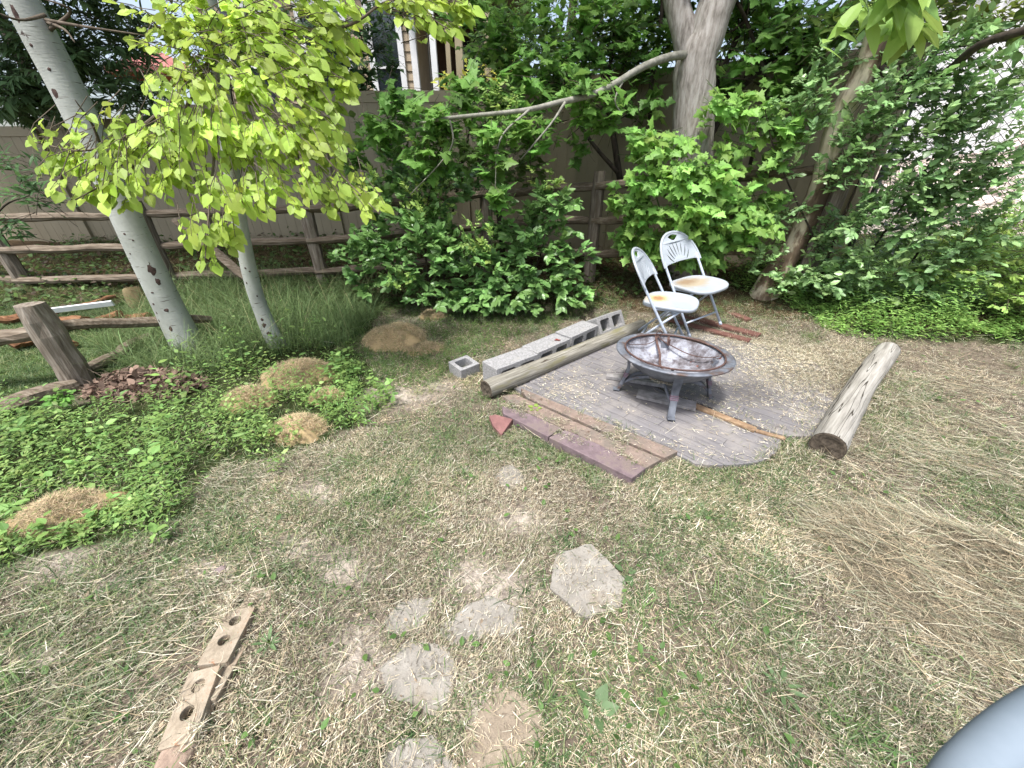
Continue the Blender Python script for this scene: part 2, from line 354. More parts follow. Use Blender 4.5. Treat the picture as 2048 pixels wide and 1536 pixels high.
SL2 = z4((200, 150), (380, 90), (1840, 680), (1410, 930), (630, 550), (210, 310))
def pts_in(n, x0, x1, y0, y1): return x0+(x1-x0)*R.random(n), y0+(y1-y0)*R.random(n)
def gpts(n, x0, x1, y0, y1, keep):
    x, y = pts_in(n, x0, x1, y0, y1); px, py = PX(x, y, T(x, y))
    k = (px > -450) & (px < 2500) & (py < 2100); x, y, px, py = x[k], y[k], px[k], py[k]
    k = R.random(len(x)) < keep(x, y, px, py); return x[k], y[k], px[k], py[k]
def instones(px, py):
    m = np.zeros(len(px), bool); x_, y_ = px*.01, py*.01
    for s_ in STONES.values():
        c_ = np.mean(s_, 0); k = .98-.22*vn(x_, y_, 3.1, 5); m |= inpoly(c_[0]+(px-c_[0])/k, c_[1]+(py-c_[1])/k, s_)
    return m
def onhard(px, py): return inpoly(px, py, PLAT1) | inpoly(px, py, PLAT2)
def inner(px, py, k=.93):
    m = np.zeros(len(px), bool)
    for P_ in (PLAT1, PLAT2):
        c_ = np.mean(P_, 0); m |= inpoly(c_[0]+(px-c_[0])/k, c_[1]+(py-c_[1])/k, P_)
    return m
def green_amt(x, y, px, py):
    g = .26+.95*sm(.43, .59, fb(x, y, 1.9, 12))*(.5+.8*vn(x, y, 7, 3))
    for (cx, cy_, rx, ry, k) in [(770, 930, 120, 60, .8), (1500, 1010, 220, 50, .35), (1300, 1450, 250, 120, .5), (1750, 1450, 200, 100, .4), (620, 1050, 90, 50, .5), (200, 1130, 250, 40, .5), (900, 900, 150, 60, .4), (2000, 1020, 150, 60, .5), (1350, 1080, 200, 60, .35), (560, 1150, 130, 40, .6), (950, 620, 250, 60, .5), (400, 1300, 300, 60, -.1)]:
        g = g+k*np.exp(-((px-cx)/rx)**2-((py-cy_)/ry)**2)
    g = g-.5*np.exp(-((px-1900)/260)**2-((py-840)/110)**2)-.35*np.exp(-((px-1150)/240)**2-((py-990)/70)**2)-.4*np.exp(-((px-1880)/200)**2-((py-1150)/130)**2)-.3*np.exp(-((px-700)/180)**2-((py-860)/60)**2)
    return np.clip(g, .04, .95)
def dens_near(y, x): return np.clip(1.9/np.maximum(np.hypot(x, y), 1.)**.9, .28, 1.)
# dry clippings lying flat over the lawn
def k_straw(x, y, px, py):
    ed = (fb(x, y, 3, 4)-.5)*120
    w_ = 1-.93*(inpoly(px, py-ed*.4, WEED)|inpoly(px, py, TALL)|inpoly(px, py, RW))
    k = w_*dens_near(y, x)*(1-.75*bare(px, py))*(1-.80*instones(px, py))
    k = k*(1-.6*sm(.5, .7, fb(x, y, 2.2, 7)))*(.35+1.0*sm(.3, .62, fb(x, y, 6.5, 17)))
    k = np.where((x < -3.2) & (y > 1.6), 0, k)
    return k*np.where(y+.3*np.clip(x, 0, 6) > 4.9, .25, 1)
x, y, px, py = gpts(1000000, -6, 6, .1, 6, k_straw)
n = len(x); mb = MB()
cols = np.array([s2l(213, 201, 173), s2l(193, 179, 152), s2l(160, 147, 126), s2l(232, 225, 204), s2l(148, 150, 122), s2l(114, 102, 88)])
pt = fb(x, y, 2.6, 23)[:, None]
cc = cols[R.choice(6, n, p=[.24, .24, .17, .13, .13, .09])]*(.5+.5*R.random((n, 1)))*(.62+.85*pt)*np.where(pt > .56, np.array([[1.03, .98, .93]]), np.array([[1, 1, 1.]]))
azs = 6.28*fb(x, y, 1.6, 41)*1.5+R.normal(0, .9, n)
blades(mb, np.c_[x, y, T(x, y)+.001+.016*R.random(n)+.008*instones(px, py)], .014+.036*R.random(n)**1.6, .0012+.0014*R.random(n), rad(58)+rad(42)*R.random(n), R.normal(0, 1.0, n), cc, seg=2, az=azs)
x, y, px, py = gpts(420000, -2.6, 3.2, .12, 2.0, lambda *a: k_straw(*a)*.55)
n = len(x); pt = fb(x, y, 2.6, 23)[:, None]
cc = cols[R.choice(6, n)]*(.45+.6*R.random((n, 1)))*(.62+.85*pt); azs = 6.28*fb(x, y, 1.6, 41)*1.5+R.normal(0, .9, n)
blades(mb, np.c_[x, y, T(x, y)+.004+.022*R.random(n)+.008*instones(px, py)], .010+.028*R.random(n)**1.6, .0011+.0012*R.random(n), rad(45)+rad(50)*R.random(n), R.normal(0, 1.1, n), cc, seg=2, az=azs)
# long bent stalks
x, y, px, py = gpts(26000, -6, 6, .1, 5, lambda x, y, px, py: .30*(1-instones(px, py))*dens_near(y, x)*(1-inpoly(px, py, WEED))*(x > -3.3)*(1+1.5*(py > 1150)))
n = len(x); cc = cols[R.choice([0, 1, 3, 4], n)]*(.7+.5*R.random((n, 1)))
blades(mb, np.c_[x, y, T(x, y)+.01+.02*R.random(n)], .06+.11*R.random(n)**1.5, .0012+.0014*R.random(n), rad(78)+rad(16)*R.random(n), R.normal(0, .5, n), cc, seg=3, az=np.where(R.random(n) < .6, rad(35)+R.normal(0, .5, n)+3.14159*(R.random(n) < .5), R.random(n)*6.28))
# tangled long hay strewn over the right side and in swaths on the left
def k_hay(x, y, px, py):
    return 1.1*np.exp(-((px-1900)/280)**2-((py-1180)/280)**2)+1.0*np.exp(-((px-1900)/190)**2-((py-850)/150)**2)+.55*np.exp(-((px-230)/260)**2-((py-1330)/110)**2)+.35*np.exp(-((px-470)/90)**2-((py-965)/30)**2)*3+.5*np.exp(-((px-1700)/250)**2-((py-1420)/80)**2)
x, y, px, py = gpts(170000, -3, 5.5, .2, 3.8, lambda x, y, px, py: k_hay(x, y, px, py)*(.25+sm(.4, .6, fb(x, y, 3.5, 9)))*.6*(1-instones(px, py))*(1-onhard(px, py))); n = len(x)
hc = np.array([s2l(212, 205, 182), s2l(176, 172, 148), s2l(146, 152, 124), s2l(186, 168, 138), s2l(118, 110, 94)])
cc = hc[R.choice(5, n)]*(.5+.6*R.random((n, 1)))
blades(mb, np.c_[x, y, T(x, y)+.006+.045*R.random(n)**1.5], .05+.15*R.random(n)**1.6, .0012+.0013*R.random(n), rad(76)+rad(22)*R.random(n), R.normal(0, .45, n), cc, seg=3, az=np.where(px > 1200, rad(-38), rad(38))+R.normal(0, .55, n)+3.14159*(R.random(n) < .5))
def ring(px, py):
    o_ = inner(px, py, 1.05) | inpoly(np.mean([p[0] for p in SL2])+(px-np.mean([p[0] for p in SL2]))/1.07, np.mean([p[1] for p in SL2])+(py-np.mean([p[1] for p in SL2]))/1.12, SL2)
    return o_ & ~onhard(px, py) & ~inpoly(px, py, SL2)
x, y, px, py = gpts(160000, -.4, 3.4, 1.2, 4.2, lambda x, y, px, py: (ring(px, py)*(.35+.5*(px > 1480))*sm(.3, .6, fb(x, y, 5, 61)))+.7*np.exp(-((px-1625)/26)**2-((py-850)/80)**2)+.6*np.exp(-((px-1790)/60)**2-((py-800)/90)**2)+.9*np.exp(-((px-1600)/60)**2-((py-905)/22)**2)); n = len(x)
cc = np.where(R.random((n, 1)) < .3, s2l(104, 122, 72), cols[R.choice(6, n)])*(.5+.55*R.random((n, 1)))
blades(mb, np.c_[x, y, np.maximum(T(x, y), -.002)+.02*R.random(n)], .03+.05*R.random(n), .0015+.0015*R.random(n), rad(35)+rad(60)*R.random(n), R.normal(0, .8, n), cc, seg=2)
# coarse dead leaf crumbs
x, y, px, py = gpts(26000, -4, 5, .2, 4.5, lambda x, y, px, py: .35*sm(.45, .62, fb(x, y, 3, 77))*(1-inpoly(px, py, WEED))*(x > -3.2)); n = len(x)
scatter(mb, DIAM, np.c_[x, y, T(x, y)+.008+.012*R.random(n)], sphere(n)*[1, 1, .3], np.array([0, 0, 1.])+R.normal(0, .4, (n, 3)), .008+.016*R.random(n), hue(n, s2l(140, 122, 100), .35))
BRK = [(340, 1500), (370, 1400), (420, 1290), (470, 1190), (515, 1195), (490, 1300), (450, 1420), (420, 1500)]
x, y, px, py = gpts(60000, -1.4, -.6, .3, 1.1, lambda x, y, px, py: inpoly(px, py, BRK)*.35*sm(.5, .6, fb(x, y, 9, 3))); n = len(x)
blades(mb, np.c_[x, y, T(x, y)+.04+.02*R.random(n)], .02+.05*R.random(n), .0013+.0012*R.random(n), rad(75)+rad(22)*R.random(n), R.normal(0, .6, n), cols[R.choice(6, n)]*(.6+.5*R.random((n, 1))), seg=2)
tag(mb.build('dry_grass_clippings', strawm), 'dry tan grass clippings scattered over the lawn', 'dry grass', kind='stuff')
# living short grass
def k_green(x, y, px, py):
    k = green_amt(x, y, px, py)*dens_near(y, x)*(1-.85*bare(px, py))*(1-.97*instones(px, py))*(1-onhard(px, py))
    k = np.where(inpoly(px, py, WEED), .12, k); return np.where((x < -3.2) & (y > 1.6), .9, k)
x, y, px, py = gpts(760000, -7, 6, .1, 5.2, k_green)
n = len(x); mb = MB()
gcols = np.array([s2l(90, 118, 72), s2l(110, 136, 82), s2l(74, 100, 62), s2l(132, 150, 112), s2l(146, 152, 108)])*.95
cc = gcols[R.choice(5, n)]*(.6+.55*R.random((n, 1)))
blades(mb, np.c_[x, y, T(x, y)-.002], .022+.045*R.random(n)**1.4, .0016+.0020*R.random(n), rad(15)+rad(60)*R.random(n), rad(10)+rad(70)*R.random(n), cc, seg=2)
x, y, px, py = gpts(260000, -2.6, 3.2, .12, 2.2, lambda *a: k_green(*a)*.6)
n = len(x); cc = gcols[R.choice(5, n)]*(.6+.55*R.random((n, 1)))
blades(mb, np.c_[x, y, T(x, y)-.002], .03+.05*R.random(n)**1.4, .0016+.0022*R.random(n), rad(20)+rad(60)*R.random(n), rad(10)+rad(70)*R.random(n), cc, seg=3)
# tufts
x, y, px, py = gpts(2600, -5, 6, .3, 4.5, lambda x, y, px, py: green_amt(x, y, px, py)*(1-onhard(px, py))*(1-instones(px, py))*(1-inpoly(px, py, WEED))*.8)
m_ = 26; X = np.repeat(x, m_)+R.normal(0, .022, len(x)*m_); Y = np.repeat(y, m_)+R.normal(0, .022, len(x)*m_); n = len(X)
cc = np.repeat(gcols[R.choice(5, len(x))], m_, 0)*(.7+.5*R.random((n, 1)))
blades(mb, np.c_[X, Y, T(X, Y)-.002], .04+.07*R.random(n), .002+.0025*R.random(n), rad(20)+rad(45)*R.random(n), rad(20)+rad(60)*R.random(n), cc, seg=3)
tag(mb.build('grass', bladem), 'short green lawn grass growing through the clippings', 'grass', kind='stuff')
# small broad leaves in the lawn (clover and young weeds)
mb = MB()
x, y, px, py = gpts(5200, -3, 4, .25, 3.2, lambda x, y, px, py: (.15+.9*np.exp(-((px-1400)/420)**2-((py-1450)/160)**2)+.5*sm(.55, .7, fb(x, y, 2, 44)))*(1-onhard(px, py))*(1-instones(px, py))*.5)
n = len(x); a = R.random(n)*6.28; ax = np.c_[np.cos(a), np.sin(a), .3+.3*R.random(n)]
scatter(mb, OVATE, np.c_[x, y, T(x, y)+.012+.02*R.random(n)], ax, np.array([0, 0, 1.])+R.normal(0, .25, (n, 3)), .016+.022*R.random(n), hue(n, s2l(84, 122, 58), .2, .15))
tag(mb.build('clover', leafm), 'small round clover leaves low in the mown lawn', 'clover', kind='stuff')

# ------------------------------------------------------------------ green ground cover, tall grass, right-hand undergrowth
def weedmesh(n, keep, box, base, leaf, h, per=5, var=.22, tm=LANCE, yel=.15):
    mb = MB(); x, y, px, py = gpts(n, *box, keep); n = len(x)
    hh = h*(.35+.9*R.random(n))*(.2+1.6*sm(.25, .75, fb(x, y, 2.4, 8)))
    for k in range(per):
        a = R.random(n)*6.28; f = (k+1)/per
        pos = np.c_[x+.012*np.cos(a), y+.012*np.sin(a), T(x, y)+hh*f]
        ax = np.c_[np.cos(a), np.sin(a), -.1+.7*R.random(n)]
        scatter(mb, tm, pos, ax, np.array([0, 0, 1.])+R.normal(0, .3, (n, 3)), leaf*(.6+.7*R.random(n)), hue(n, base, var, yel))
    return mb
def moundm(px, py, k=1.): 
    m = np.zeros(len(px), bool)
    for cx, cy_, rx, ry, h in MOUNDS: m |= ((px-cx)/rx/k)**2+((py-cy_)/ry/k)**2 < 1
    return m
def k_weed(x, y, px, py):
    e = (fb(x, y, 3.5, 2)-.5)
    e2 = fb(x, y, 9, 22)-.5
    return inpoly(px+e*170+e2*120, py+e*170+e2*90, WEED)*(1-.93*moundm(px, py, .95))*np.clip(1.6/np.hypot(x, y), .35, 1)*(.55+.9*fb(x, y, 4, 6))
mb = weedmesh(19000, k_weed, (-6, -.6, .9, 4), s2l(110, 150, 76), .031, .12, per=7, yel=.3)
for lf, hh, nn_, tm_, cb_ in ((.05, .17, 2200, OVATE, s2l(112, 156, 80)), (.03, .12, 6000, OVATE, s2l(134, 166, 92)), (.065, .2, 1300, LANCE, s2l(104, 146, 76))):
    m2 = weedmesh(nn_, lambda *a: k_weed(*a)*sm(.42, .62, fb(a[0], a[1], 2.7, hh*300)), (-6, -.6, .9, 4), cb_, lf, hh, per=6, var=.25, yel=.3, tm=tm_); mb.add(np.vstack(m2.v), m2.f, np.vstack(m2.c)) if 0 else [mb.add(v_, [], None) for v_ in []]
    off = mb.n; mb.v += m2.v; mb.c += m2.c; mb.f += [f_+off for f_ in m2.f]; mb.n += m2.n
x, y, px, py = gpts(9000, -6, -.6, .9, 4, lambda *a: k_weed(*a)*.5); n = len(x)
blades(mb, np.c_[x, y, T(x, y)], .08+.1*R.random(n), .003, rad(20)+rad(40)*R.random(n), rad(40)*R.random(n), hue(n, s2l(110, 150, 70), .15), seg=3)
tag(mb.build('ground_cover', leafm), 'dense bright green leafy weeds below the two aspens', 'weeds', kind='stuff')
mb = MB()
x, y, px, py = gpts(60000, -5, -.8, 2.6, 6, lambda x, y, px, py: inpoly(px+(fb(x, y, 3, 2)-.5)*60, py, TALL)*.55); n = len(x)
blades(mb, np.c_[x, y, T(x, y)-.01], .15+.34*R.random(n)**1.4*(.4+1.1*fb(x, y, 3, 5)), .003+.003*R.random(n), rad(8)+rad(30)*R.random(n), rad(20)+rad(70)*R.random(n), hue(n, s2l(98, 124, 74), .25, .2), seg=4)
x, y, px, py = gpts(9000, -5, -.8, 2.6, 6, lambda x, y, px, py: inpoly(px, py, TALL)*.06); n = len(x)
blades(mb, np.c_[x, y, T(x, y)-.01], .4+.25*R.random(n), .0025, rad(8)+rad(25)*R.random(n), rad(10)+rad(50)*R.random(n), hue(n, s2l(176, 170, 120), .15), seg=4)
tag(mb.build('tall_grass', bladem), 'tall dark green uncut grass around the aspen trunks', 'grass', kind='stuff')
mb = weedmesh(14000, lambda x, y, px, py: inpoly(px+(fb(x, y, 3, 9)-.5)*80, py, MIDG)*(1-.9*moundm(px, py, 1.))*.5, (-3, 2.5, 2.3, 5.2), s2l(84, 116, 54), .03, .05, per=4)
x, y, px, py = gpts(42000, -3, 2.6, 2.3, 5.2, lambda x, y, px, py: inpoly(px, py, MIDG)*(1-.9*moundm(px, py, 1.))*.5); n = len(x)
blades(mb, np.c_[x, y, T(x, y)], .05+.09*R.random(n), .003, rad(15)+rad(45)*R.random(n), rad(50)*R.random(n), hue(n, s2l(92, 122, 60), .2, .2), seg=3)
tag(mb.build('low_weeds', leafm), 'low mixed weeds and grass behind the concrete block row', 'weeds', kind='stuff')
mb = weedmesh(26000, lambda x, y, px, py: inpoly(px, py+(fb(x, y, 3, 9)-.5)*60, RW)*1.0, (1.6, 9, 2.6, 6.5), s2l(126, 172, 84), .045, .30, per=8, yel=.25)
tag(mb.build('undergrowth', leafm), 'leafy green undergrowth along the right edge of the yard', 'weeds', kind='stuff')
# litter on the platform and planks
def k_plat(x, y, px, py):
    ed = onhard(px, py) & ~inner(px, py, .93-.09*fb(x, y, 5, 50))
    return onhard(px, py)*(.15*ed*(px > 1330)+.015+1.5*np.exp(-((px-1600)/110)**2-((py-715)/62)**2)+.5*np.exp(-((px-1450)/150)**2-((py-680)/22)**2)+.3*np.exp(-((px-1130)/60)**2-((py-790)/40)**2)+.2*sm(.60, .70, fb(x, y, 4, 20)))
x, y, px, py = gpts(200000, 0, 3.2, 1.3, 4.0, lambda *a: np.clip(k_plat(*a)*.55, 0, 1)); n = len(x); mb = MB()
cc = cols[R.choice(5, n)]*(.7+.5*R.random((n, 1)))
blades(mb, np.c_[x, y, .025+(.006+.03*np.exp(-((px-1590)/120)**2-((py-720)/55)**2))*R.random(n)], .010+.03*R.random(n), .0015+.0025*R.random(n), rad(88)+rad(5)*R.normal(0, 1, n), R.normal(0, .12, n), cc, seg=2)
x, y, px, py = gpts(260000, .8, 3.4, 1.5, 4.2, lambda x, y, px, py: np.clip(1.5*np.exp(-((px-1640)/90)**2-((py-720)/60)**2)+.9*np.exp(-((px-1480)/110)**2-((py-672)/20)**2)+.8*np.exp(-((px-1700)/40)**2-((py-800)/60)**2), 0, 1)*sm(.3, .55, fb(x, y, 3.5, 70))*.8); n = len(x)
cc = cols[R.choice(6, n)]*(.45+.5*R.random((n, 1)))*(.6+.8*fb(x, y, 4, 71))[:, None]
blades(mb, np.c_[x, y, np.maximum(T(x, y), .022)+.03*R.random(n)], .015+.04*R.random(n)**1.5, .0014+.0014*R.random(n), rad(60)+rad(40)*R.random(n), R.normal(0, .9, n), cc, seg=2)
SLB = [z4((200, 150), (380, 90), (1840, 680), (1410, 930), (630, 550), (210, 310))]
x, y, px, py = gpts(40000, -.2, 1.2, 1.4, 2.6, lambda x, y, px, py: inpoly(px, py, SLB[0])*(.05+.8*sm(.55, .66, fb(x, y, 6, 30)))); n = len(x)
blades(mb, np.c_[x, y, .046+.008*R.random(n)], .01+.04*R.random(n)**2, .0013+.0018*R.random(n), rad(88)+rad(4)*R.normal(0, 1, n), R.normal(0, .3, n), np.where(R.random((n, 1)) < .25, s2l(98, 118, 70), cols[R.choice(5, n)])*(.5+.4*R.random((n, 1))), seg=2)
tag(mb.build('platform_litter', strawm), 'pale straw bits fallen on the grey boards', 'straw', kind='stuff')

# ------------------------------------------------------------------ mounds
for k_, ((cx, cy_, rx, ry, h), lab) in enumerate(zip(MOUNDS, [
        'wide brown clipping mound just below the small aspen', 'brown clipping mound half hidden in weeds below the widest mound',
        'low narrow clipping mound between two larger mounds', 'light tan rounded clipping mound nearest the lawn',
        'sloping orange brown clipping heap left of the concrete blocks', 'small clipping heap furthest back beside the leafy shrub',
        'low clipping spill in front of the sloping heap', 'flat tan clipping mound in weeds at the left edge'])):
    c = G(cx, cy_+ry*.5); t = dep(cx, cy_, c[1]); a_ = rx*t/FPX*1.05; b2 = a_*.75 if k_ != 4 else a_*.9
    mb = MB(); nr, na = 16, 40; rr = np.linspace(0, 1.12, nr)[:, None]; aa = np.linspace(0, 2*math.pi, na, endpoint=False)[None]
    wob = 1+.45*(fb(np.cos(aa)*1.3+k_*3, np.sin(aa)*1.3, 1.5, 2)-.5)*2
    X = c[0]+a_*rr*wob*np.cos(aa); Y = c[1]+b2*rr*wob*np.sin(aa)
    Z = T(X, Y)-.015+h*np.clip(1-rr**2.2, -.2, 1)**.8*np.where(rr < 1, 1, 0)*(.75+.5*fb(X, Y, 7, 1))+.008*(fb(X, Y, 25, 4)-.5)
    Z = np.where(rr >= 1, T(X, Y)-.03, Z)
    i = np.arange(nr-1)[:, None]*na; j = np.arange(na)[None]; j2 = (j+1) % na
    hay = s2l(196, 176, 142)*(1.15 if k_ in (3, 4, 2) else .95)
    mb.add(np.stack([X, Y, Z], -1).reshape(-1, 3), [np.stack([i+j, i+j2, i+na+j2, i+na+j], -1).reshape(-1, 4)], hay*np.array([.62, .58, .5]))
    n = int(8000*min(2.2, a_*b2/.05)); r_ = np.sqrt(R.random(n))*(.95+.28*R.random(n)**2); th = R.random(n)*6.28
    wx = c[0]+a_*r_*np.cos(th); wy = c[1]+b2*r_*np.sin(th)
    wz = T(wx, wy)-.012+h*np.clip(1-r_**2.2, 0, 1)**.8*(.75+.5*fb(wx, wy, 7, 1))
    cc = np.where(R.random((n, 1)) < .14, s2l(112, 132, 78), hay*np.array([.86, .86, .88]))*(.45+.9*R.random((n, 1)))
    blades(mb, np.c_[wx, wy, wz+.010], .012+.034*R.random(n)**1.5, .0013+.0012*R.random(n), rad(68)+rad(35)*R.random(n), R.normal(0, .8, n), cc*(.55+.9*fb(wx, wy, 12, 8))[:, None], seg=2)
    o = tag(mb.build('clipping_mound', strawm, smooth=True, base=c), lab, 'mound', 'heaps of old grass clippings')
# the big hay heap at the right edge
c = G(1960, 1190); mb = MB(); nr, na = 30, 64; rr = np.linspace(0, 1.1, nr)[:, None]; aa = np.linspace(0, 2*math.pi, na, endpoint=False)[None]
ca, sa = math.cos(rad(-38)), math.sin(rad(-38))
def heap(rr, aa):
    u = .66*rr*np.cos(aa); v = .36*rr*np.sin(aa)*(1+.25*np.cos(aa*3)); X = c[0]+ca*u-sa*v; Y = c[1]+sa*u+ca*v
    return X, Y, T(X, Y)-.02+.20*np.clip(1-rr**2, 0, 1)*(.35+1.2*fb(X, Y, 4.5, 1))
X, Y, Z = heap(rr, aa); i = np.arange(nr-1)[:, None]*na; j = np.arange(na)[None]; j2 = (j+1) % na
hay = s2l(176, 163, 138)
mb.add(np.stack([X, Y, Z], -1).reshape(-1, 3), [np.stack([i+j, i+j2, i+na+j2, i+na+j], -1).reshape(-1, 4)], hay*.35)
n = 42000; X, Y, Z = heap(np.sqrt(R.random(n))*(.9+.5*R.random(n)**2), R.random(n)*6.28)
cc = np.where(R.random((n, 1)) < .15, s2l(112, 122, 92), hay)*(.35+.95*R.random((n, 1)))
blades(mb, np.c_[X, Y, Z], .02+.06*R.random(n)**1.5, .0011+.0012*R.random(n), rad(62)+rad(40)*R.random(n), R.normal(0, .8, n), cc, seg=2)
n = 6000; X, Y, Z = heap(np.sqrt(R.random(n))*1.15, R.random(n)*6.28); cc = hc[R.choice(5, n)]*(.5+.6*R.random((n, 1)))
blades(mb, np.c_[X, Y, Z+.012], .06+.16*R.random(n)**1.5, .0012+.0013*R.random(n), rad(80)+rad(18)*R.random(n), R.normal(0, .4, n), cc, seg=3, az=rad(-40)+R.normal(0, .6, n)+3.14159*(R.random(n) < .5))
tag(mb.build('hay_heap', strawm, smooth=True, base=c), 'large brown heap of matted hay at the right edge of the lawn', 'hay heap')
# leaf litter pile by the fallen rails
c = G(290, 775); mb = MB(); n = 1500
r_ = np.sqrt(R.random(n)); th = R.random(n)*6.28; X = c[0]+.46*r_*np.cos(th); Y = c[1]+.22*r_*np.sin(th); Z = T(X, Y)+.15*(1-r_**2)*R.random(n)
scatter(mb, OVATE, np.c_[X, Y, Z], sphere(n), np.array([0, -.3, 1.])+R.normal(0, .6, (n, 3)), .03+.04*R.random(n), hue(n, s2l(120, 98, 84), .35))
n = 500; r_ = np.sqrt(R.random(n)); th = R.random(n)*6.28; X = c[0]+.46*r_*np.cos(th); Y = c[1]+.22*r_*np.sin(th)
blades(mb, np.c_[X, Y, T(X, Y)+.15*(1-r_**2)*R.random(n)], .08+.1*R.random(n), .003, rad(60)+rad(40)*R.random(n), 0., hue(n, s2l(140, 122, 105), .3), seg=2)
tag(mb.build('leaf_pile', strawm), 'pile of dead brown leaves and twigs under the large aspen', 'leaf pile')

# ------------------------------------------------------------------ stepping stones
stonem = M('flagstone', [(.25, s2l(112, 108, 100)), (.5, s2l(138, 133, 125)), (.75, s2l(158, 154, 146))], scale=(9, 9, 9), detail=12, rough=.92, bump=.006, bscale=45, spots=[((90, 90, 90), .62, .7, tuple(s2l(105, 100, 92)), 2), ((5, 5, 5), .54, .68, tuple(s2l(130, 120, 106)), 8)], spec=.15)
stonet = M('sandy_flagstone', [(.3, s2l(118, 106, 92)), (.6, s2l(146, 134, 118)), (.8, s2l(164, 152, 136))], scale=(12, 12, 12), detail=12, rough=.95, bump=.008, bscale=50, spec=.1)
for k_, (lab, poly) in enumerate(STONES.items()):
    w_ = [G(a, b, .0)[:2] for a, b in poly]; w2 = []
    for q in range(len(w_)):
        a, b = np.array(w_[q]), np.array(w_[(q+1) % len(w_)])
        for f in (0, .25, .5, .75):
            p = a*(1-f)+b*f; w2.append(p+(R.random(2)-.5)*.014)
    ct = np.mean(w2, 0); hh = float(T(ct[0], ct[1])); top = hh+(.016 if k_ == 3 else .003 if k_ == 5 else .006)
    bm = bmesh.new(); vs = [bm.verts.new((*(p-ct), top-hh)) for p in w2]; f = bm.faces.new(vs)
    if f.normal.z < 0: f.normal_flip()
    ex = bmesh.ops.extrude_face_region(bm, geom=[f])
    for v in ex['geom']:
        if isinstance(v, bmesh.types.BMVert): v.co.z = -.03
    bmesh.ops.recalc_face_normals(bm, faces=bm.faces)
    me = bpy.data.meshes.new('stepping_stone'); bm.to_mesh(me); bm.free(); me.materials.append(stonet if k_ == 5 else stonem)
    o = bpy.data.objects.new('stepping_stone', me); COL.objects.link(o); o.location = (ct[0], ct[1], hh)
    b = o.modifiers.new('bevel', 'BEVEL'); b.width = .006; b.segments = 2
    tag(o, lab, 'stepping stone', 'stepping stones in the lawn')
# a broad-leaved weed or two
for (px_, py_, lab, nl, sz) in [(1190, 1425, 'broad leaved weed with a few long leaves right of the tan flagstone', 4, .065), (1250, 1150, 'flat broad leaved weed overlapping the five sided stone', 3, .055), (1560, 1380, 'leafy green weed among long dry stalks in the near lawn', 8, .07), (540, 1290, 'small bushy weed growing right of the cored bricks', 10, .045)]:
    c = G(px_, py_); mb = MB(); a = np.arange(nl)*2.4; ax = np.c_[np.cos(a), np.sin(a), .25+.3*R.random(nl)]
    scatter(mb, OVATE if nl < 8 else LANCE, np.tile(c+np.array([0, 0, .012]), (nl, 1))+.2*sz*ax, ax, np.array([0, 0, 1.])+R.normal(0, .15, (nl, 3)), sz*(.7+.4*R.random(nl)), hue(nl, s2l(96, 124, 78), .15))
    for q in range(nl): mb.tube([c, c+np.array([0, 0, .012])+.2*sz*ax[q]], .0012, n=4, col=s2l(90, 120, 60))
    tag(mb.build('broadleaf_weed', leafm, base=c), lab, 'weed', 'broad leaved weeds in the lawn')

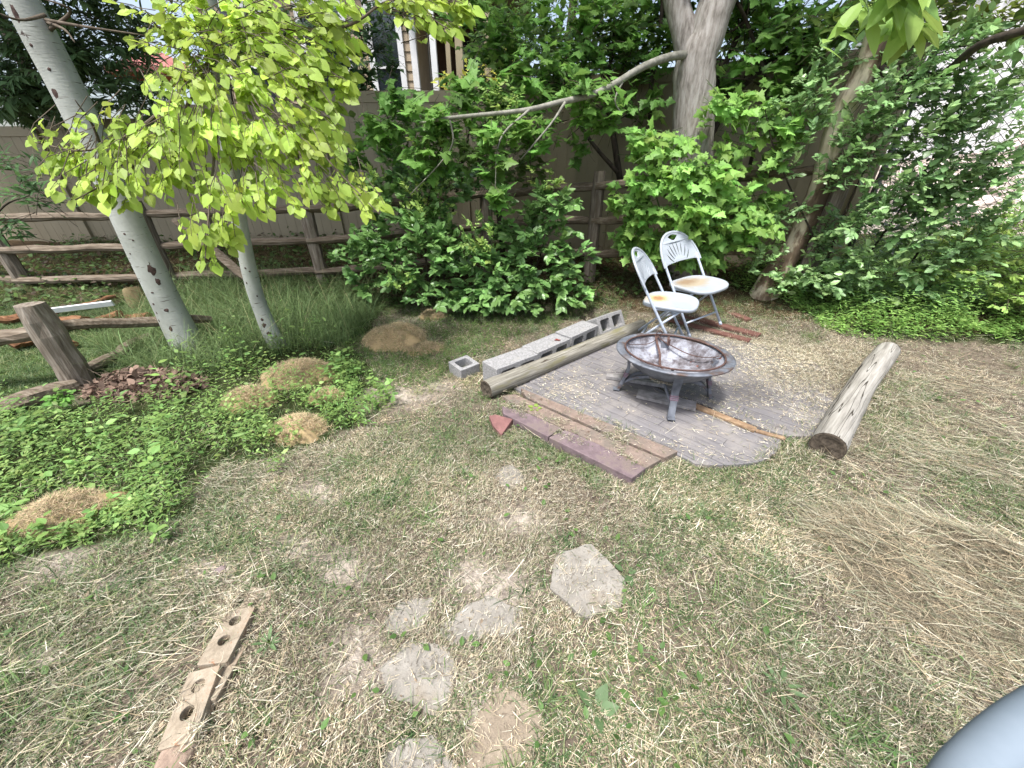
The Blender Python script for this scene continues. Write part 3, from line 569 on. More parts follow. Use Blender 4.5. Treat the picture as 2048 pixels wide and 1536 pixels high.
# ------------------------------------------------------------------ platform, planks, pavers
def deckmat(name, ang, c1, c2, c3, w):
    m = bpy.data.materials.new(name); m.use_nodes = True; t = m.node_tree; N = t.nodes; L = t.links; bs = N['Principled BSDF']
    tc = N.new('ShaderNodeTexCoord'); mp = N.new('ShaderNodeMapping'); mp.inputs['Rotation'].default_value = (0, 0, -ang); L.new(tc.outputs['Object'], mp.inputs[0])
    br = N.new('ShaderNodeTexBrick'); br.inputs['Scale'].default_value = 1; br.inputs['Brick Width'].default_value = w*7; br.inputs['Row Height'].default_value = w; br.inputs['Mortar Size'].default_value = .0022
    br.inputs['Color1'].default_value = (*c1, 1); br.inputs['Color2'].default_value = (*c2, 1); br.inputs['Mortar'].default_value = (*(np.array(c1)*.55), 1); br.offset = .37; br.inputs['Mortar Smooth'].default_value = .3; br.inputs['Bias'].default_value = 0
    nz0 = N.new('ShaderNodeTexNoise'); nz0.inputs['Scale'].default_value = 3
    L.new(mp.outputs[0], nz0.inputs['Vector'])
    va = N.new('ShaderNodeVectorMath'); va.operation = 'MULTIPLY_ADD'; va.inputs[1].default_value = (.05, .05, .05)
    L.new(nz0.outputs['Color'], va.inputs[0]); L.new(mp.outputs[0], va.inputs[2]); L.new(va.outputs[0], br.inputs[0])
    m2 = N.new('ShaderNodeMapping'); m2.inputs['Scale'].default_value = (5, 60, 5); L.new(mp.outputs[0], m2.inputs[0])
    nz = N.new('ShaderNodeTexNoise'); nz.inputs['Detail'].default_value = 8; nz.inputs['Scale'].default_value = 1; L.new(m2.outputs[0], nz.inputs['Vector'])
    n2 = N.new('ShaderNodeTexNoise'); n2.inputs['Scale'].default_value = 4; n2.inputs['Detail'].default_value = 10; n2.inputs['Roughness'].default_value = .7; L.new(tc.outputs['Object'], n2.inputs['Vector'])
    ra = N.new('ShaderNodeMapRange'); ra.inputs[1].default_value = .3; ra.inputs[2].default_value = .7; ra.inputs[3].default_value = .82; ra.inputs[4].default_value = 1.15; L.new(nz.outputs['Fac'], ra.inputs[0])
    mx = N.new('ShaderNodeMix'); mx.data_type = 'RGBA'; mx.blend_type = 'MULTIPLY'; mx.inputs[0].default_value = 1; L.new(br.outputs['Color'], mx.inputs[6]); L.new(ra.outputs[0], mx.inputs[7])
    rb = N.new('ShaderNodeMapRange'); rb.inputs[1].default_value = .48; rb.inputs[2].default_value = .66; L.new(n2.outputs['Fac'], rb.inputs[0])
    my = N.new('ShaderNodeMix'); my.data_type = 'RGBA'; L.new(rb.outputs[0], my.inputs[0]); L.new(mx.outputs[2], my.inputs[6]); my.inputs[7].default_value = (*c3, 1)
    L.new(my.outputs[2], bs.inputs['Base Color']); bs.inputs['Roughness'].default_value = .75; bs.inputs['Specular IOR Level'].default_value = .25
    ad = N.new('ShaderNodeMath'); ad.operation = 'MULTIPLY_ADD'; ad.inputs[1].default_value = -1.2; L.new(br.outputs['Fac'], ad.inputs[0]); L.new(nz.outputs['Fac'], ad.inputs[2])
    bu = N.new('ShaderNodeBump'); bu.inputs['Distance'].default_value = .004; L.new(ad.outputs[0], bu.inputs['Height']); L.new(bu.outputs[0], bs.inputs['Normal'])
    return m
A0 = G(1380, 803); A1 = G(1555, 870); pang = math.atan2(A1[1]-A0[1], A1[0]-A0[0])
deckm = deckmat('weathered_grey_boards', pang, s2l(112, 109, 110), s2l(120, 117, 118), s2l(136, 131, 127), .085)
def slab(name, px, z0, z1, mt, bevel=.004, dz=.03):
    w_ = np.array([G(a, b, dz)[:2] for a, b in px]); ct = w_.mean(0)
    mb = MB().prism(w_-ct, z0, z1); return mb.build(name, mt, bevel=bevel, base=None), ct
def smoothpoly(p, n=3, close=True):
    q = np.array(p, float); out = []
    for i in range(len(q)):
        a, b, c_, d = q[i-1], q[i], q[(i+1) % len(q)], q[(i+2) % len(q)]
        for t in np.linspace(0, 1, n, endpoint=False): out.append(.5*((2*b)+(c_-a)*t+(2*a-5*b+4*c_-d)*t*t+(3*b-a-3*c_+d)*t**3))
    return out
for px_, lab, z1 in [(PLAT1, 'larger grey weathered board platform carrying the fire pit', .04), (PLAT2, 'smaller rounded grey board platform in front of the fire pit', .034)]:
    o, ct = slab('board_platform', smoothpoly(px_, 4), -.03, z1, deckm); o.location = (ct[0], ct[1], -.018); tag(o, lab, 'platform', 'grey board platforms')
plankm = M('rust_brown_plank', [(.3, s2l(108, 94, 86)), (.5, s2l(130, 114, 104)), (.7, s2l(146, 132, 122))], scale=(14, 14, 14), detail=10, rough=.9, bump=.005, bscale=60, spec=.12, spots=[((6, 6, 6), .5, .66, tuple(s2l(112, 104, 96)), 8), ((14, 14, 14), .6, .68, tuple(s2l(92, 76, 66)), 6)])
for k_, (pl, lab) in enumerate([(z4((380, 90), (1840, 680), (1715, 742), (1000, 430), (430, 175)), 'long rust brown slab next to the grey boards'),
               (z4((205, 150), (330, 140), (870, 390), (1250, 560), (1690, 745), (1530, 838), (1010, 560), (770, 460), (400, 290)), 'long rust brown slab between its twin and the purple pavers')]):
    o, ct = slab('stone_slab', pl, -.02, .042-.006*k_, plankm, dz=.04); o.location = (ct[0], ct[1], 0); tag(o, lab, 'slab', 'rust brown slabs beside the platform')
purm = M('purple_paver', [(.3, s2l(94, 82, 84)), (.5, s2l(114, 99, 102)), (.7, s2l(130, 115, 118))], scale=(16, 16, 16), detail=10, rough=.85, bump=.004, bscale=80, spec=.15, spots=[((8, 8, 8), .52, .66, tuple(s2l(116, 104, 98)), 8)])
pinkm = M('pink_brick', [(.3, s2l(108, 76, 74)), (.7, s2l(136, 98, 94))], scale=(16, 16, 16), detail=8, rough=.85, bump=.003, bscale=70)
for pl, lab, mt, z1 in [(z4((205, 250), (400, 300), (760, 462), (632, 542), (215, 315)), 'dusky purple edging paver tapering to the left', purm, .05),
                    (z4((792, 480), (1020, 572), (1540, 836), (1410, 930), (640, 548)), 'longer lilac purple edging paver with a clipped corner', purm, .05)]:
    o, ct = slab('edging_paver', pl, -.02, z1, mt, dz=.05); o.location = (ct[0], ct[1], 0); tag(o, lab, 'paver', 'purple edging pavers')
o, ct = slab('brick_fragment', z4((85, 345), (150, 335), (305, 375), (200, 505), (120, 425)), -.02, .045, pinkm, dz=.04); o.location = (ct[0], ct[1], 0); o.rotation_euler = (rad(6), 0, 0)
tag(o, 'broken wedge of pinkish red brick in the dry grass', 'brick')
# wooden strips and sticks on the platform
woodm = M('raw_wood', [(.3, s2l(104, 82, 64)), (.6, s2l(148, 124, 98)), (.8, s2l(172, 150, 124))], scale=(25, 25, 25), detail=8, rough=.85, bump=.003, bscale=50)
greyw = M('grey_wood', [(.3, s2l(110, 106, 104)), (.7, s2l(160, 157, 156))], scale=(20, 20, 20), detail=8, rough=.85, bump=.003, bscale=50)
redw = M('stained_red_wood', [(.3, s2l(84, 56, 50)), (.7, s2l(118, 84, 74))], scale=(12, 40, 12), detail=8, rough=.85, bump=.003, bscale=50)
def board(name, p0, p1, w_, z, th, mt, lab, cat, dz=.05, roll=0, group=None):
    a = G(*p0, dz); b = G(*p1, dz); L_ = float(np.linalg.norm((b-a)[:2])); ang = math.atan2(b[1]-a[1], b[0]-a[0])
    mb = MB().box((0, 0, 0), (L_, w_, th)); o = mb.build(name, mt, bevel=.003); c_ = (a+b)/2
    o.location = (c_[0], c_[1], z+th/2); o.rotation_euler = (roll, 0, ang); return tag(o, lab, cat, group)
board('wood_strip', (1375, 803), (1512, 858), .055, .018, .018, woodm, 'split orange brown wood strip along the platform seam', 'wood strip')
board('wood_strip', (1512, 858), (1572, 874), .03, .016, .014, woodm, 'short broken wood strip end past the seam strip', 'wood strip')
board('grey_board', (1275, 786), (1392, 812), .11, .020, .024, greyw, 'short pale grey board lying under the fire pit', 'board')
board('grey_board', (1213, 752), (1330, 770), .05, .020, .03, greyw, 'narrow grey board end sticking out left under the fire pit', 'board')
board('red_plank', (1350, 612), (1520, 668), .11, .03, .025, redw, 'dark red wood plank under the rear chair', 'plank', group='dark red planks behind the fire pit')
board('red_plank', (1340, 635), (1500, 682), .09, .032, .022, redw, 'dark red wood plank in front of its twin by the chair feet', 'plank', group='dark red planks behind the fire pit')
board('red_plank', (1435, 595), (1500, 635), .09, .05, .05, redw, 'short reddish wood chunk right of the rear chair', 'plank', group='dark red planks behind the fire pit')
# thin twig and green leaves on the slab
mb = MB(); c = G(1070, 817, .05)
for q in range(5):
    a = q*1.3; scatter(mb, ASPEN, (c+np.array([.02*math.cos(a), .02*math.sin(a), .004]))[None], np.array([[math.cos(a), math.sin(a), .15]]), np.array([[.1, 0, 1.]]), np.array([.03+.01*math.sin(q)]), s2l(142, 168, 84)[None])
tag(mb.build('fallen_leaves', leafm), 'fresh green aspen leaves fallen on the brown slab', 'leaves')

# ------------------------------------------------------------------ logs
logm = M('weathered_log', [(.25, s2l(92, 88, 80)), (.5, s2l(130, 126, 115)), (.72, s2l(158, 154, 144))], scale=(4, 60, 60), detail=9, rough=.9, bump=.006, bscale=(6, 80, 80), spots=[((.7, 18, 18), .008, .003, tuple(s2l(58, 50, 40)), 1), ((2, 9, 9), .6, .7, tuple(s2l(120, 116, 88)), 3)])
logm2 = M('pale_weathered_log', [(.25, s2l(108, 104, 97)), (.5, s2l(148, 144, 136)), (.75, s2l(174, 171, 164))], scale=(3, 45, 45), detail=9, rough=.9, bump=.007, bscale=(5, 70, 70), spots=[((.8, 22, 22), .013, .005, tuple(s2l(52, 46, 38)), 1)])
endm = M('dark_log_end', [(.3, s2l(44, 38, 32)), (.7, s2l(100, 90, 78))], scale=(50, 50, 50), rough=.95, bump=.006)
def log(p0, p1, r0, r1, mt, lab, name='log', z=None, hollow=False, group=None, bend=.0):
    a = G(*p0, r0); b = G(*p1, r1); d = b-a; L_ = float(np.linalg.norm(d)); x = d/L_
    o = thing(name, lab, 'log' if name == 'log' else 'rail', tuple(a), 0, group); q = Vector(x).to_track_quat('X', 'Z'); o.rotation_mode = 'QUATERNION'; o.rotation_quaternion = q
    n = 26; xs_ = np.linspace(0, L_, n); mb = MB()
    rr = (r0+(r1-r0)*xs_/L_)*(1+.03*np.sin(xs_*5))
    path = np.c_[xs_, bend*np.sin(xs_/L_*3.14), 0*xs_]
    mb.tube(path, rr, n=24, rough=.045, cap=False)
    mb.build('bark', mt, o, smooth=True)
    e = MB()
    if hollow:
        e.lathe([(r0*1.0, 0), (r0*.86, .0), (r0*.72, .05), (.0001, .09)], n=24)
    else:
        e.lathe([(r0*1.01, 0), (r0*.9, -.004), (r0*.5, .004), (.0001, .0)], n=24)
    e.v = [v@np.array([[0, 1, 0], [0, 0, 1], [1, 0, 0]], float) for v in e.v]; e.build('end_face', endm, o, smooth=False)
    e = MB().lathe([(r1*1.01, 0), (r1*.9, .004), (.0001, .006)], n=24); e.v = [v@np.array([[0, 1, 0], [0, 0, 1], [1, 0, 0]], float)+np.array([L_, 0, 0]) for v in e.v]; e.build('end_face', mt, o)
    return o
log((972, 779), (1283, 651), .07, .066, logm, 'long greyish round log lying along the concrete blocks')
log((1655, 893), (1775, 702), .088, .084, logm2, 'pale cracked log with dark rotten near end right of the platform', bend=.02)

# ------------------------------------------------------------------ concrete blocks
concm = M('concrete_block', [(.3, s2l(118, 117, 117)), (.5, s2l(144, 143, 143)), (.7, s2l(162, 161, 161))], scale=(70, 70, 70), detail=10, rough=.95, bump=.003, bscale=160, spots=[((9, 9, 9), .6, .75, tuple(s2l(150, 147, 142)), 5)], spec=.1)
def rrect(cx, cy_, w_, h, r, n=4):
    o = []
    for sx, sy, a0 in ((1, 1, 0), (-1, 1, 90), (-1, -1, 180), (1, -1, 270)):
        for k in range(n+1):
            a = rad(a0+90*k/n); o.append((cx+sx*(w_/2-r)+r*math.cos(a), cy_+sy*(h/2-r)+r*math.sin(a)))
    return o
bv, bf = flatshape(rrect(0, 0, .432, .19, .006, 2), [rrect(-.1, 0, .15, .122, .022), rrect(.1, 0, .15, .122, .022)], .19, .003)
def cinder(cx, cy_, cz, yaw, tilt, lab, vs=bv, fs=bf, group='concrete blocks behind the long log'):
    o = MB().add(vs, fs).build('concrete_block', concm); o.location = (cx, cy_, cz); o.rotation_euler = Euler((rad(90)+tilt, 0, yaw))
    return tag(o, lab, 'concrete block', group)
cinder(-.01, 2.715, .085, rad(39.5), 0, 'grey concrete block nearest the camera in its row')
cinder(.305, 3.02, .085, rad(44), 0, 'concrete block second in the row with a red leaf scrap on top')
cinder(.625, 3.345, .088, rad(45), 0, 'concrete block third in the row behind the long log')
cinder(1.0, 3.80, .05, rad(41), rad(-28), 'tipped concrete block with open cells at the far row end')
hv, hf = flatshape(rrect(0, 0, .19, .19, .008, 2), [rrect(0, 0, .118, .118, .02)], .19, .003)
o = cinder(-.405, 2.80, .0, 0, 0, 'small half block sunk in grass with its square cell facing up', hv, hf); o.rotation_euler = (rad(3), rad(-2), rad(40)); o.location[2] = 0.0
mb = MB(); c = np.array([.41, 3.06, .186]); scatter(mb, OVATE, np.tile(c, (3, 1))+R.normal(0, .012, (3, 3))*[1, 1, .1], np.array([[1, .3, .1], [.5, .8, .1], [-1, .2, .1]]), np.array([[0, 0, 1.]]*3)+.0, np.array([.04, .035, .03]), np.tile(s2l(130, 62, 52), (3, 1)))
tag(mb.build('leaf_scrap', strawm), 'curled reddish dead leaf on the second block', 'leaf')

# ------------------------------------------------------------------ cored bricks, bottom left
brickm = M('tan_brick', [(.3, s2l(126, 114, 98)), (.5, s2l(150, 138, 121)), (.75, s2l(168, 158, 142))], scale=(24, 24, 24), detail=10, rough=.92, bump=.002, bscale=120, spots=[((60, 60, 60), .64, .7, tuple(s2l(150, 116, 92)), 2), ((10, 10, 10), .55, .7, tuple(s2l(150, 128, 108)), 3)], spec=.1)
brownb = M('worn_brown_brick', [(.3, s2l(120, 102, 90)), (.5, s2l(146, 127, 112)), (.75, s2l(166, 148, 134))], scale=(18, 18, 18), detail=10, rough=.95, bump=.004, bscale=90)
circ = lambda cx, cy_, r, n=16: [(cx+r*math.cos(k*2*math.pi/n), cy_+r*math.sin(k*2*math.pi/n)) for k in range(n)]
kv, kf = flatshape(rrect(0, 0, .195, .095, .004, 1), [circ(-.020, .002, .019), circ(.050, .0, .019)], .057, .002)
kv2, kf2 = flatshape(rrect(0, 0, .195, .095, .006, 2), [], .057, .003)
def brick(p0, p1, z, mt, lab, pitch=0, roll=0, sx=1, solid=False, dyaw=0.):
    a = G(*p0, .03); b = G(*p1, .03); c_ = (a+b)/2; ang = math.atan2(b[1]-a[1], b[0]-a[0])
    o = MB().add((kv2 if solid else kv)*np.array([sx, 1, 1]), kf2 if solid else kf).build('garden_brick' if solid else 'cored_brick', mt); o.location = (c_[0], c_[1], z+float(T(c_[0], c_[1]))); o.rotation_euler = (roll, pitch, ang+dyaw)
    return tag(o, lab, 'brick', 'cored bricks set in a line in the lawn')
def z5(x, y): return (280+x/4.085, 1160+y/4.085)
brick(z5(640, 640), z5(790, 295), .014, brickm, 'tan cored brick second from the top of the line', rad(5), rad(3), dyaw=rad(-4))
brick(z5(330, 1270), z5(540, 815), .022, brickm, 'tan cored brick with two open round holes nearest the camera', rad(-3), rad(-3), 1.0, dyaw=rad(4))
brick(z5(560, 850), z5(700, 600), -.004, brickm, 'tan brick sunk lower between the two holed bricks', rad(9), rad(3), 1, True, rad(5))
brick(z5(800, 370), z5(920, 130), -.020, brickm, 'mostly buried tan brick at the far end of the line', rad(-6), rad(8), 1, True, rad(-9))
def rock(px_, py_, r, lab, mt, sc=(1, .8, .6), z=0.0, name='brick_chunk'):
    bm = bmesh.new(); bmesh.ops.create_icosphere(bm, subdivisions=3, radius=1)
    for v in bm.verts:
        p = v.co.copy(); m_ = max(abs(p.x), abs(p.y), abs(p.z)); p = p*(.55+.45/m_)*.85
        k = 1+.16*(float(fb(p.x*1.3+r*50, p.y*1.3+p.z, 1.2, 3))-.5)*2; v.co = Vector((p.x*sc[0]*k, p.y*sc[1]*k, p.z*sc[2]*k))*r
    me = bpy.data.meshes.new(name); bm.to_mesh(me); bm.free(); me.materials.append(mt)
    for p in me.polygons: p.use_smooth = True
    c_ = G(px_, py_, .02); o = bpy.data.objects.new(name, me); COL.objects.link(o); o.location = (c_[0], c_[1], float(T(c_[0], c_[1]))+z); o.rotation_euler = (.1, .1, rad(65)+r*9)
    return tag(o, lab, 'brick' if name == 'brick_chunk' else 'rock')
rock(*z5(300, 1400), .062, 'rounded brown broken brick end at the bottom of the brick line', brownb, (1, .95, .55), .005)
rock(*z5(190, 1530), .03, 'small brown brick crumb below the broken brick end', brownb, (1, .8, .6), .0)
rock(438, 1135, .028, 'small purplish grey rock in the left lawn', M('purple_rock', [(.3, s2l(110, 96, 96)), (.7, s2l(150, 134, 132))], scale=(20, 20, 20), bump=.003), name='rock')

# ------------------------------------------------------------------ fire pit
pitm = M('pit_painted_steel', [(.3, s2l(86, 90, 98)), (.5, s2l(112, 116, 125)), (.75, s2l(144, 148, 156))], scale=(14, 14, 14), detail=9, rough=.55, bump=.001, bscale=80, metal=.25, spots=[((7, 7, 20), .50, .64, tuple(s2l(96, 78, 68)), 8)])
pitd = M('pit_dark_steel', [(.3, s2l(78, 81, 88)), (.5, s2l(106, 110, 118)), (.75, s2l(136, 140, 148))], scale=(12, 12, 12), detail=9, rough=.6, bump=.001, bscale=80, metal=.25, spots=[((11, 11, 11), .64, .74, tuple(s2l(96, 72, 66)), 5)])
bowlm = M('pit_bowl_ash', [(.36, s2l(58, 52, 52)), (.45, s2l(104, 100, 104)), (.55, s2l(146, 148, 156)), (.72, s2l(182, 184, 192))], scale=(5.5, 5.5, 5.5), detail=12, rough=.8, bump=.002, bscale=60, ramp_rough=.75, spots=[((16, 16, 16), .70, .74, tuple(s2l(112, 62, 46)), 2), ((7, 7, 7), .60, .68, tuple(s2l(84, 78, 82)), 6)])
rustm = M('rust', [(.3, s2l(62, 48, 44)), (.6, s2l(94, 72, 66)), (.8, s2l(124, 104, 94))], scale=(40, 40, 40), detail=8, rough=.85, bump=.001, bscale=100)
PC = np.array([1.145, 2.40]); pz = .022
pit = thing('fire_pit', 'round grey steel fire pit bowl with rusty ring on four legs', 'fire pit', (PC[0], PC[1], pz), 0); pit.scale = (.95, .91, 1.08); pit.rotation_euler = (rad(-1.5), rad(1.), 0)
RZ = .325
MB().lathe([(.352, RZ-.006), (.362, RZ), (.408, RZ+.006), (.42, RZ+.002), (.418, RZ-.006), (.40, RZ-.012), (.362, RZ-.014), (.352, RZ-.006)], n=72).build('rim', pitm, pit, smooth=True)
MB().lathe([(.356, RZ-.004), (.335, RZ-.035), (.29, RZ-.085), (.22, RZ-.125), (.13, RZ-.148), (.05, RZ-.155), (.0005, RZ-.156)], n=72).build('bowl', bowlm, pit, smooth=True)
MB().lathe([(.362, RZ-.012), (.342, RZ-.045), (.295, RZ-.093), (.225, RZ-.133), (.13, RZ-.156), (.0005, RZ-.164)], n=72).build('bowl_underside', pitd, pit, smooth=True)
a = np.linspace(0, 2*math.pi, 81)[:-1]; ring = np.c_[.352*np.cos(a), .352*np.sin(a), np.full(80, RZ+.008)]
mb = MB(); mb.tube(np.vstack([ring, ring[:2]]), .0065, n=8, cap=False); mb.build('spark_ring', rustm, pit, smooth=True)
def bowlz(r): return float(np.interp(r, [.0, .05, .13, .22, .29, .335, .356], [RZ-.156, RZ-.155, RZ-.148, RZ-.125, RZ-.085, RZ-.035, RZ-.004]))
def strap(p0, p1, lift, w_, wav=.01):
    q = np.linspace(0, 1, 14)[:, None]; p = np.array(p0)*(1-q)+np.array(p1)*q; d = (np.array(p1)-np.array(p0)); d = d/np.linalg.norm(d); sd2 = np.array([-d[1], d[0]])
    p = p+sd2*(wav*np.sin(q*7)); z_ = np.array([bowlz(np.hypot(*k)) for k in p])+.006; ch = RZ+.006
    z_ = z_*(1-lift)+ch*lift; z_[0] = ch; z_[-1] = ch
    MB().sweep(np.c_[p, z_], np.r_[sd2, 0], w_, .003).build('grate_strap', rustm, pit)
strap((-.02, .35), (-.13, -.325), .45, .018, .018)
strap((-.01, .345), (.345, -.06), .5, .012, .012)
strap((.0, .335), (-.31, .165), .45, .006, .006)
strap((.085, .34), (.06, .25), .5, .018, .0)
lp = spline([(-.02, .34, RZ+.0), (-.02, .335, RZ+.03), (.0, .33, RZ+.045), (.018, .325, RZ+.03), (.01, .32, RZ+.0)], 5)
mb = MB(); mb.tube(lp, .004, n=6); mb.build('ring_hook', rustm, pit, smooth=True)
feet = [(-.33, .08), (-.065, -.345), (.40, -.055), (.06, .34)]
for fx, fy in feet:
    L_ = math.hypot(fx, fy); u = np.array([fx, fy])/L_; sd2 = np.array([-u[1], u[0], 0])
    prof = [(.315, RZ-.03), (.305, RZ-.10), (.30, .17), (.31, .13), (.335, .05), (.355, 0.0)]
    pa = spline([(u[0]*r_, u[1]*r_, z_) for r_, z_ in prof], 3)
    wd = np.interp(pa[:, 2], [0, .08, .12, .2, .32], [.052, .048, .050, .056, .070])
    leg = MB().sweep(pa, sd2, wd, .022).build('leg', pitm if fy > -.2 else pitd, pit, bevel=.003)
    mbb = MB()
    for zz in (.115, .127, .139):
        r_ = float(np.interp(zz, pa[::-1, 2], np.hypot(pa[::-1, 0], pa[::-1, 1])))
        mbb.sweep([(u[0]*r_, u[1]*r_, zz-.004), (u[0]*r_, u[1]*r_, zz+.004)], sd2, .058, .030)
    mbb.build('leg_band', M('leg_band_paint', [(.3, s2l(112, 92, 104)), (.7, s2l(140, 118, 130))], scale=(30, 30, 30), rough=.5, metal=.2), leg, bevel=.002)
    MB().box((u[0]*.365, u[1]*.365, .003), (.05, .055, .006), (0, 0, math.atan2(u[1], u[0]))).build('foot_plate', pitd, leg, bevel=.001)
for q in range(4):
    a_, b_2 = np.array(feet[q]), np.array(feet[(q+1) % 4]); a_ = a_/np.linalg.norm(a_)*.33; b_2 = b_2/np.linalg.norm(b_2)*.33; m_ = (a_+b_2)/2*.42
    pa = spline([(*a_, .05), (*((a_*.62+m_*.5)), .12), (*m_, .15), (*((b_2*.62+m_*.5)), .12), (*b_2, .05)], 6)
    MB().sweep(pa, (0, 0, 1), .022, .012).build('curved_brace', pitm, pit, bevel=.002)
# straw debris in the bowl
n = 260; r_ = .11*np.sqrt(R.random(n)); th = R.random(n)*6.28; bx = -.05+r_*np.cos(th)*1.2; by = -.12+r_*np.sin(th)*.8; mb = MB()
bz = np.array([bowlz(h) for h in np.hypot(bx, by)])+.004
blades(mb, np.c_[bx+PC[0], by+PC[1], bz+pz], .01+.025*R.random(n), .003+.003*R.random(n), rad(80)+rad(20)*R.random(n), 0., cols[R.choice(4, n)]*(.7+.4*R.random((n, 1))), seg=2)
tag(mb.build('bowl_debris', strawm), 'straw and seed debris lying in the fire pit bowl', 'debris', kind='stuff')

# ------------------------------------------------------------------ folding chairs
plm = None
def plastic(name, st):
    m = M(name, [(.3, s2l(152, 159, 167)), (.7, s2l(168, 174, 181))], scale=(6, 6, 6), detail=4, rough=.42, spec=.4)
    t = m.node_tree; N = t.nodes; L = t.links; bs = N['Principled BSDF']; src = bs.inputs['Base Color'].links[0].from_socket
    for (cx, cy_, rx, ry, lo, hi, colr, sc) in st:
        tc = N.new('ShaderNodeTexCoord'); mp = N.new('ShaderNodeMapping'); mp.inputs['Location'].default_value = (-cx/rx, -cy_/ry, 0); mp.inputs['Scale'].default_value = (1/rx, 1/ry, 0)
        L.new(tc.outputs['Object'], mp.inputs[0]); ln = N.new('ShaderNodeVectorMath'); ln.operation = 'LENGTH'; L.new(mp.outputs[0], ln.inputs[0])
        nz = N.new('ShaderNodeTexNoise'); nz.inputs['Scale'].default_value = sc; nz.inputs['Detail'].default_value = 9; nz.inputs['Roughness'].default_value = .7; nz.inputs['Distortion'].default_value = 1.2; L.new(tc.outputs['Object'], nz.inputs['Vector'])
        ad = N.new('ShaderNodeMath'); ad.operation = 'MULTIPLY_ADD'; ad.inputs[1].default_value = 1.7; L.new(nz.outputs['Fac'], ad.inputs[0]); L.new(ln.outputs['Value'], ad.inputs[2])
        mr = N.new('ShaderNodeMapRange'); mr.inputs[1].default_value = hi; mr.inputs[2].default_value = lo; L.new(ad.outputs[0], mr.inputs[0])
        mx = N.new('ShaderNodeMix'); mx.data_type = 'RGBA'; L.new(mr.outputs[0], mx.inputs[0]); L.new(src, mx.inputs[6]); mx.inputs[7].default_value = (*colr, 1); src = mx.outputs[2]
    L.new(src, bs.inputs['Base Color']); return m
plain = plastic('white_plastic', [])
tubem = M('chair_tube_paint', [(.3, s2l(158, 168, 182)), (.7, s2l(186, 194, 206))], scale=(12, 12, 12), rough=.45, metal=.1, spots=[((25, 25, 25), .72, .76, tuple(s2l(120, 96, 84)), 3)])
def fanback(K):
    """verts in chair space; the plate lies in the plane of the uprights"""
    A_, B_ = .232, .285; out = []
    for k in range(41):
        a = math.pi*k/40; out.append((A_*math.copysign(abs(math.cos(a))**.9, math.cos(a)), B_*math.sin(a)**.88 if math.sin(a) > 0 else 0))
    out = [(x_, y_) for x_, y_ in out]; out += [(-.20, .005), (-.185, .016)]+[(x_, .018+.01*(1-(x_/.18)**2)) for x_ in np.linspace(-.16, .16, 7)]+[(.185, .016), (.20, .005)]
    holes = []
    hh = [(-.062, .246)]+[(-.062+.124*k/8, .246-.034*math.sin(math.pi*k/8)) for k in range(1, 8)]+[(.062, .246)]+[(.062-.124*k/8, .246+.014*math.sin(math.pi*k/8)) for k in range(1, 8)]
    holes.append(hh)
    for q, ang in enumerate((-58, -40, -22, -6, 10, 26, 42, 60)):
        a = rad(ang+0); r0, r1 = .085, (.185 if abs(ang) < 45 else .17)
        if abs(ang) < 30: r1 = .195 
        def P_(r_): 
            aa = a*(1.0-.25*(r_-r0)/(r1-r0)+.1); return np.array([math.sin(aa)*r_*1.05, .0+math.cos(aa)*r_*1.0-.005])
        ps = [P_(r_) for r_ in np.linspace(r0, r1, 6)]; dd = nrm(np.gradient(np.array(ps), axis=0)); nn = np.c_[-dd[:, 1], dd[:, 0]]; wv = np.array([.002, .0045, .006, .0062, .005, .002])[:, None]
        holes.append([tuple(p) for p in np.array(ps)+nn*wv]+[tuple(p) for p in (np.array(ps)-nn*wv)[::-1]])
    return out, holes
fo, fh = fanback(0); fv, ff = flatshape(fo, fh, .009, .0015)
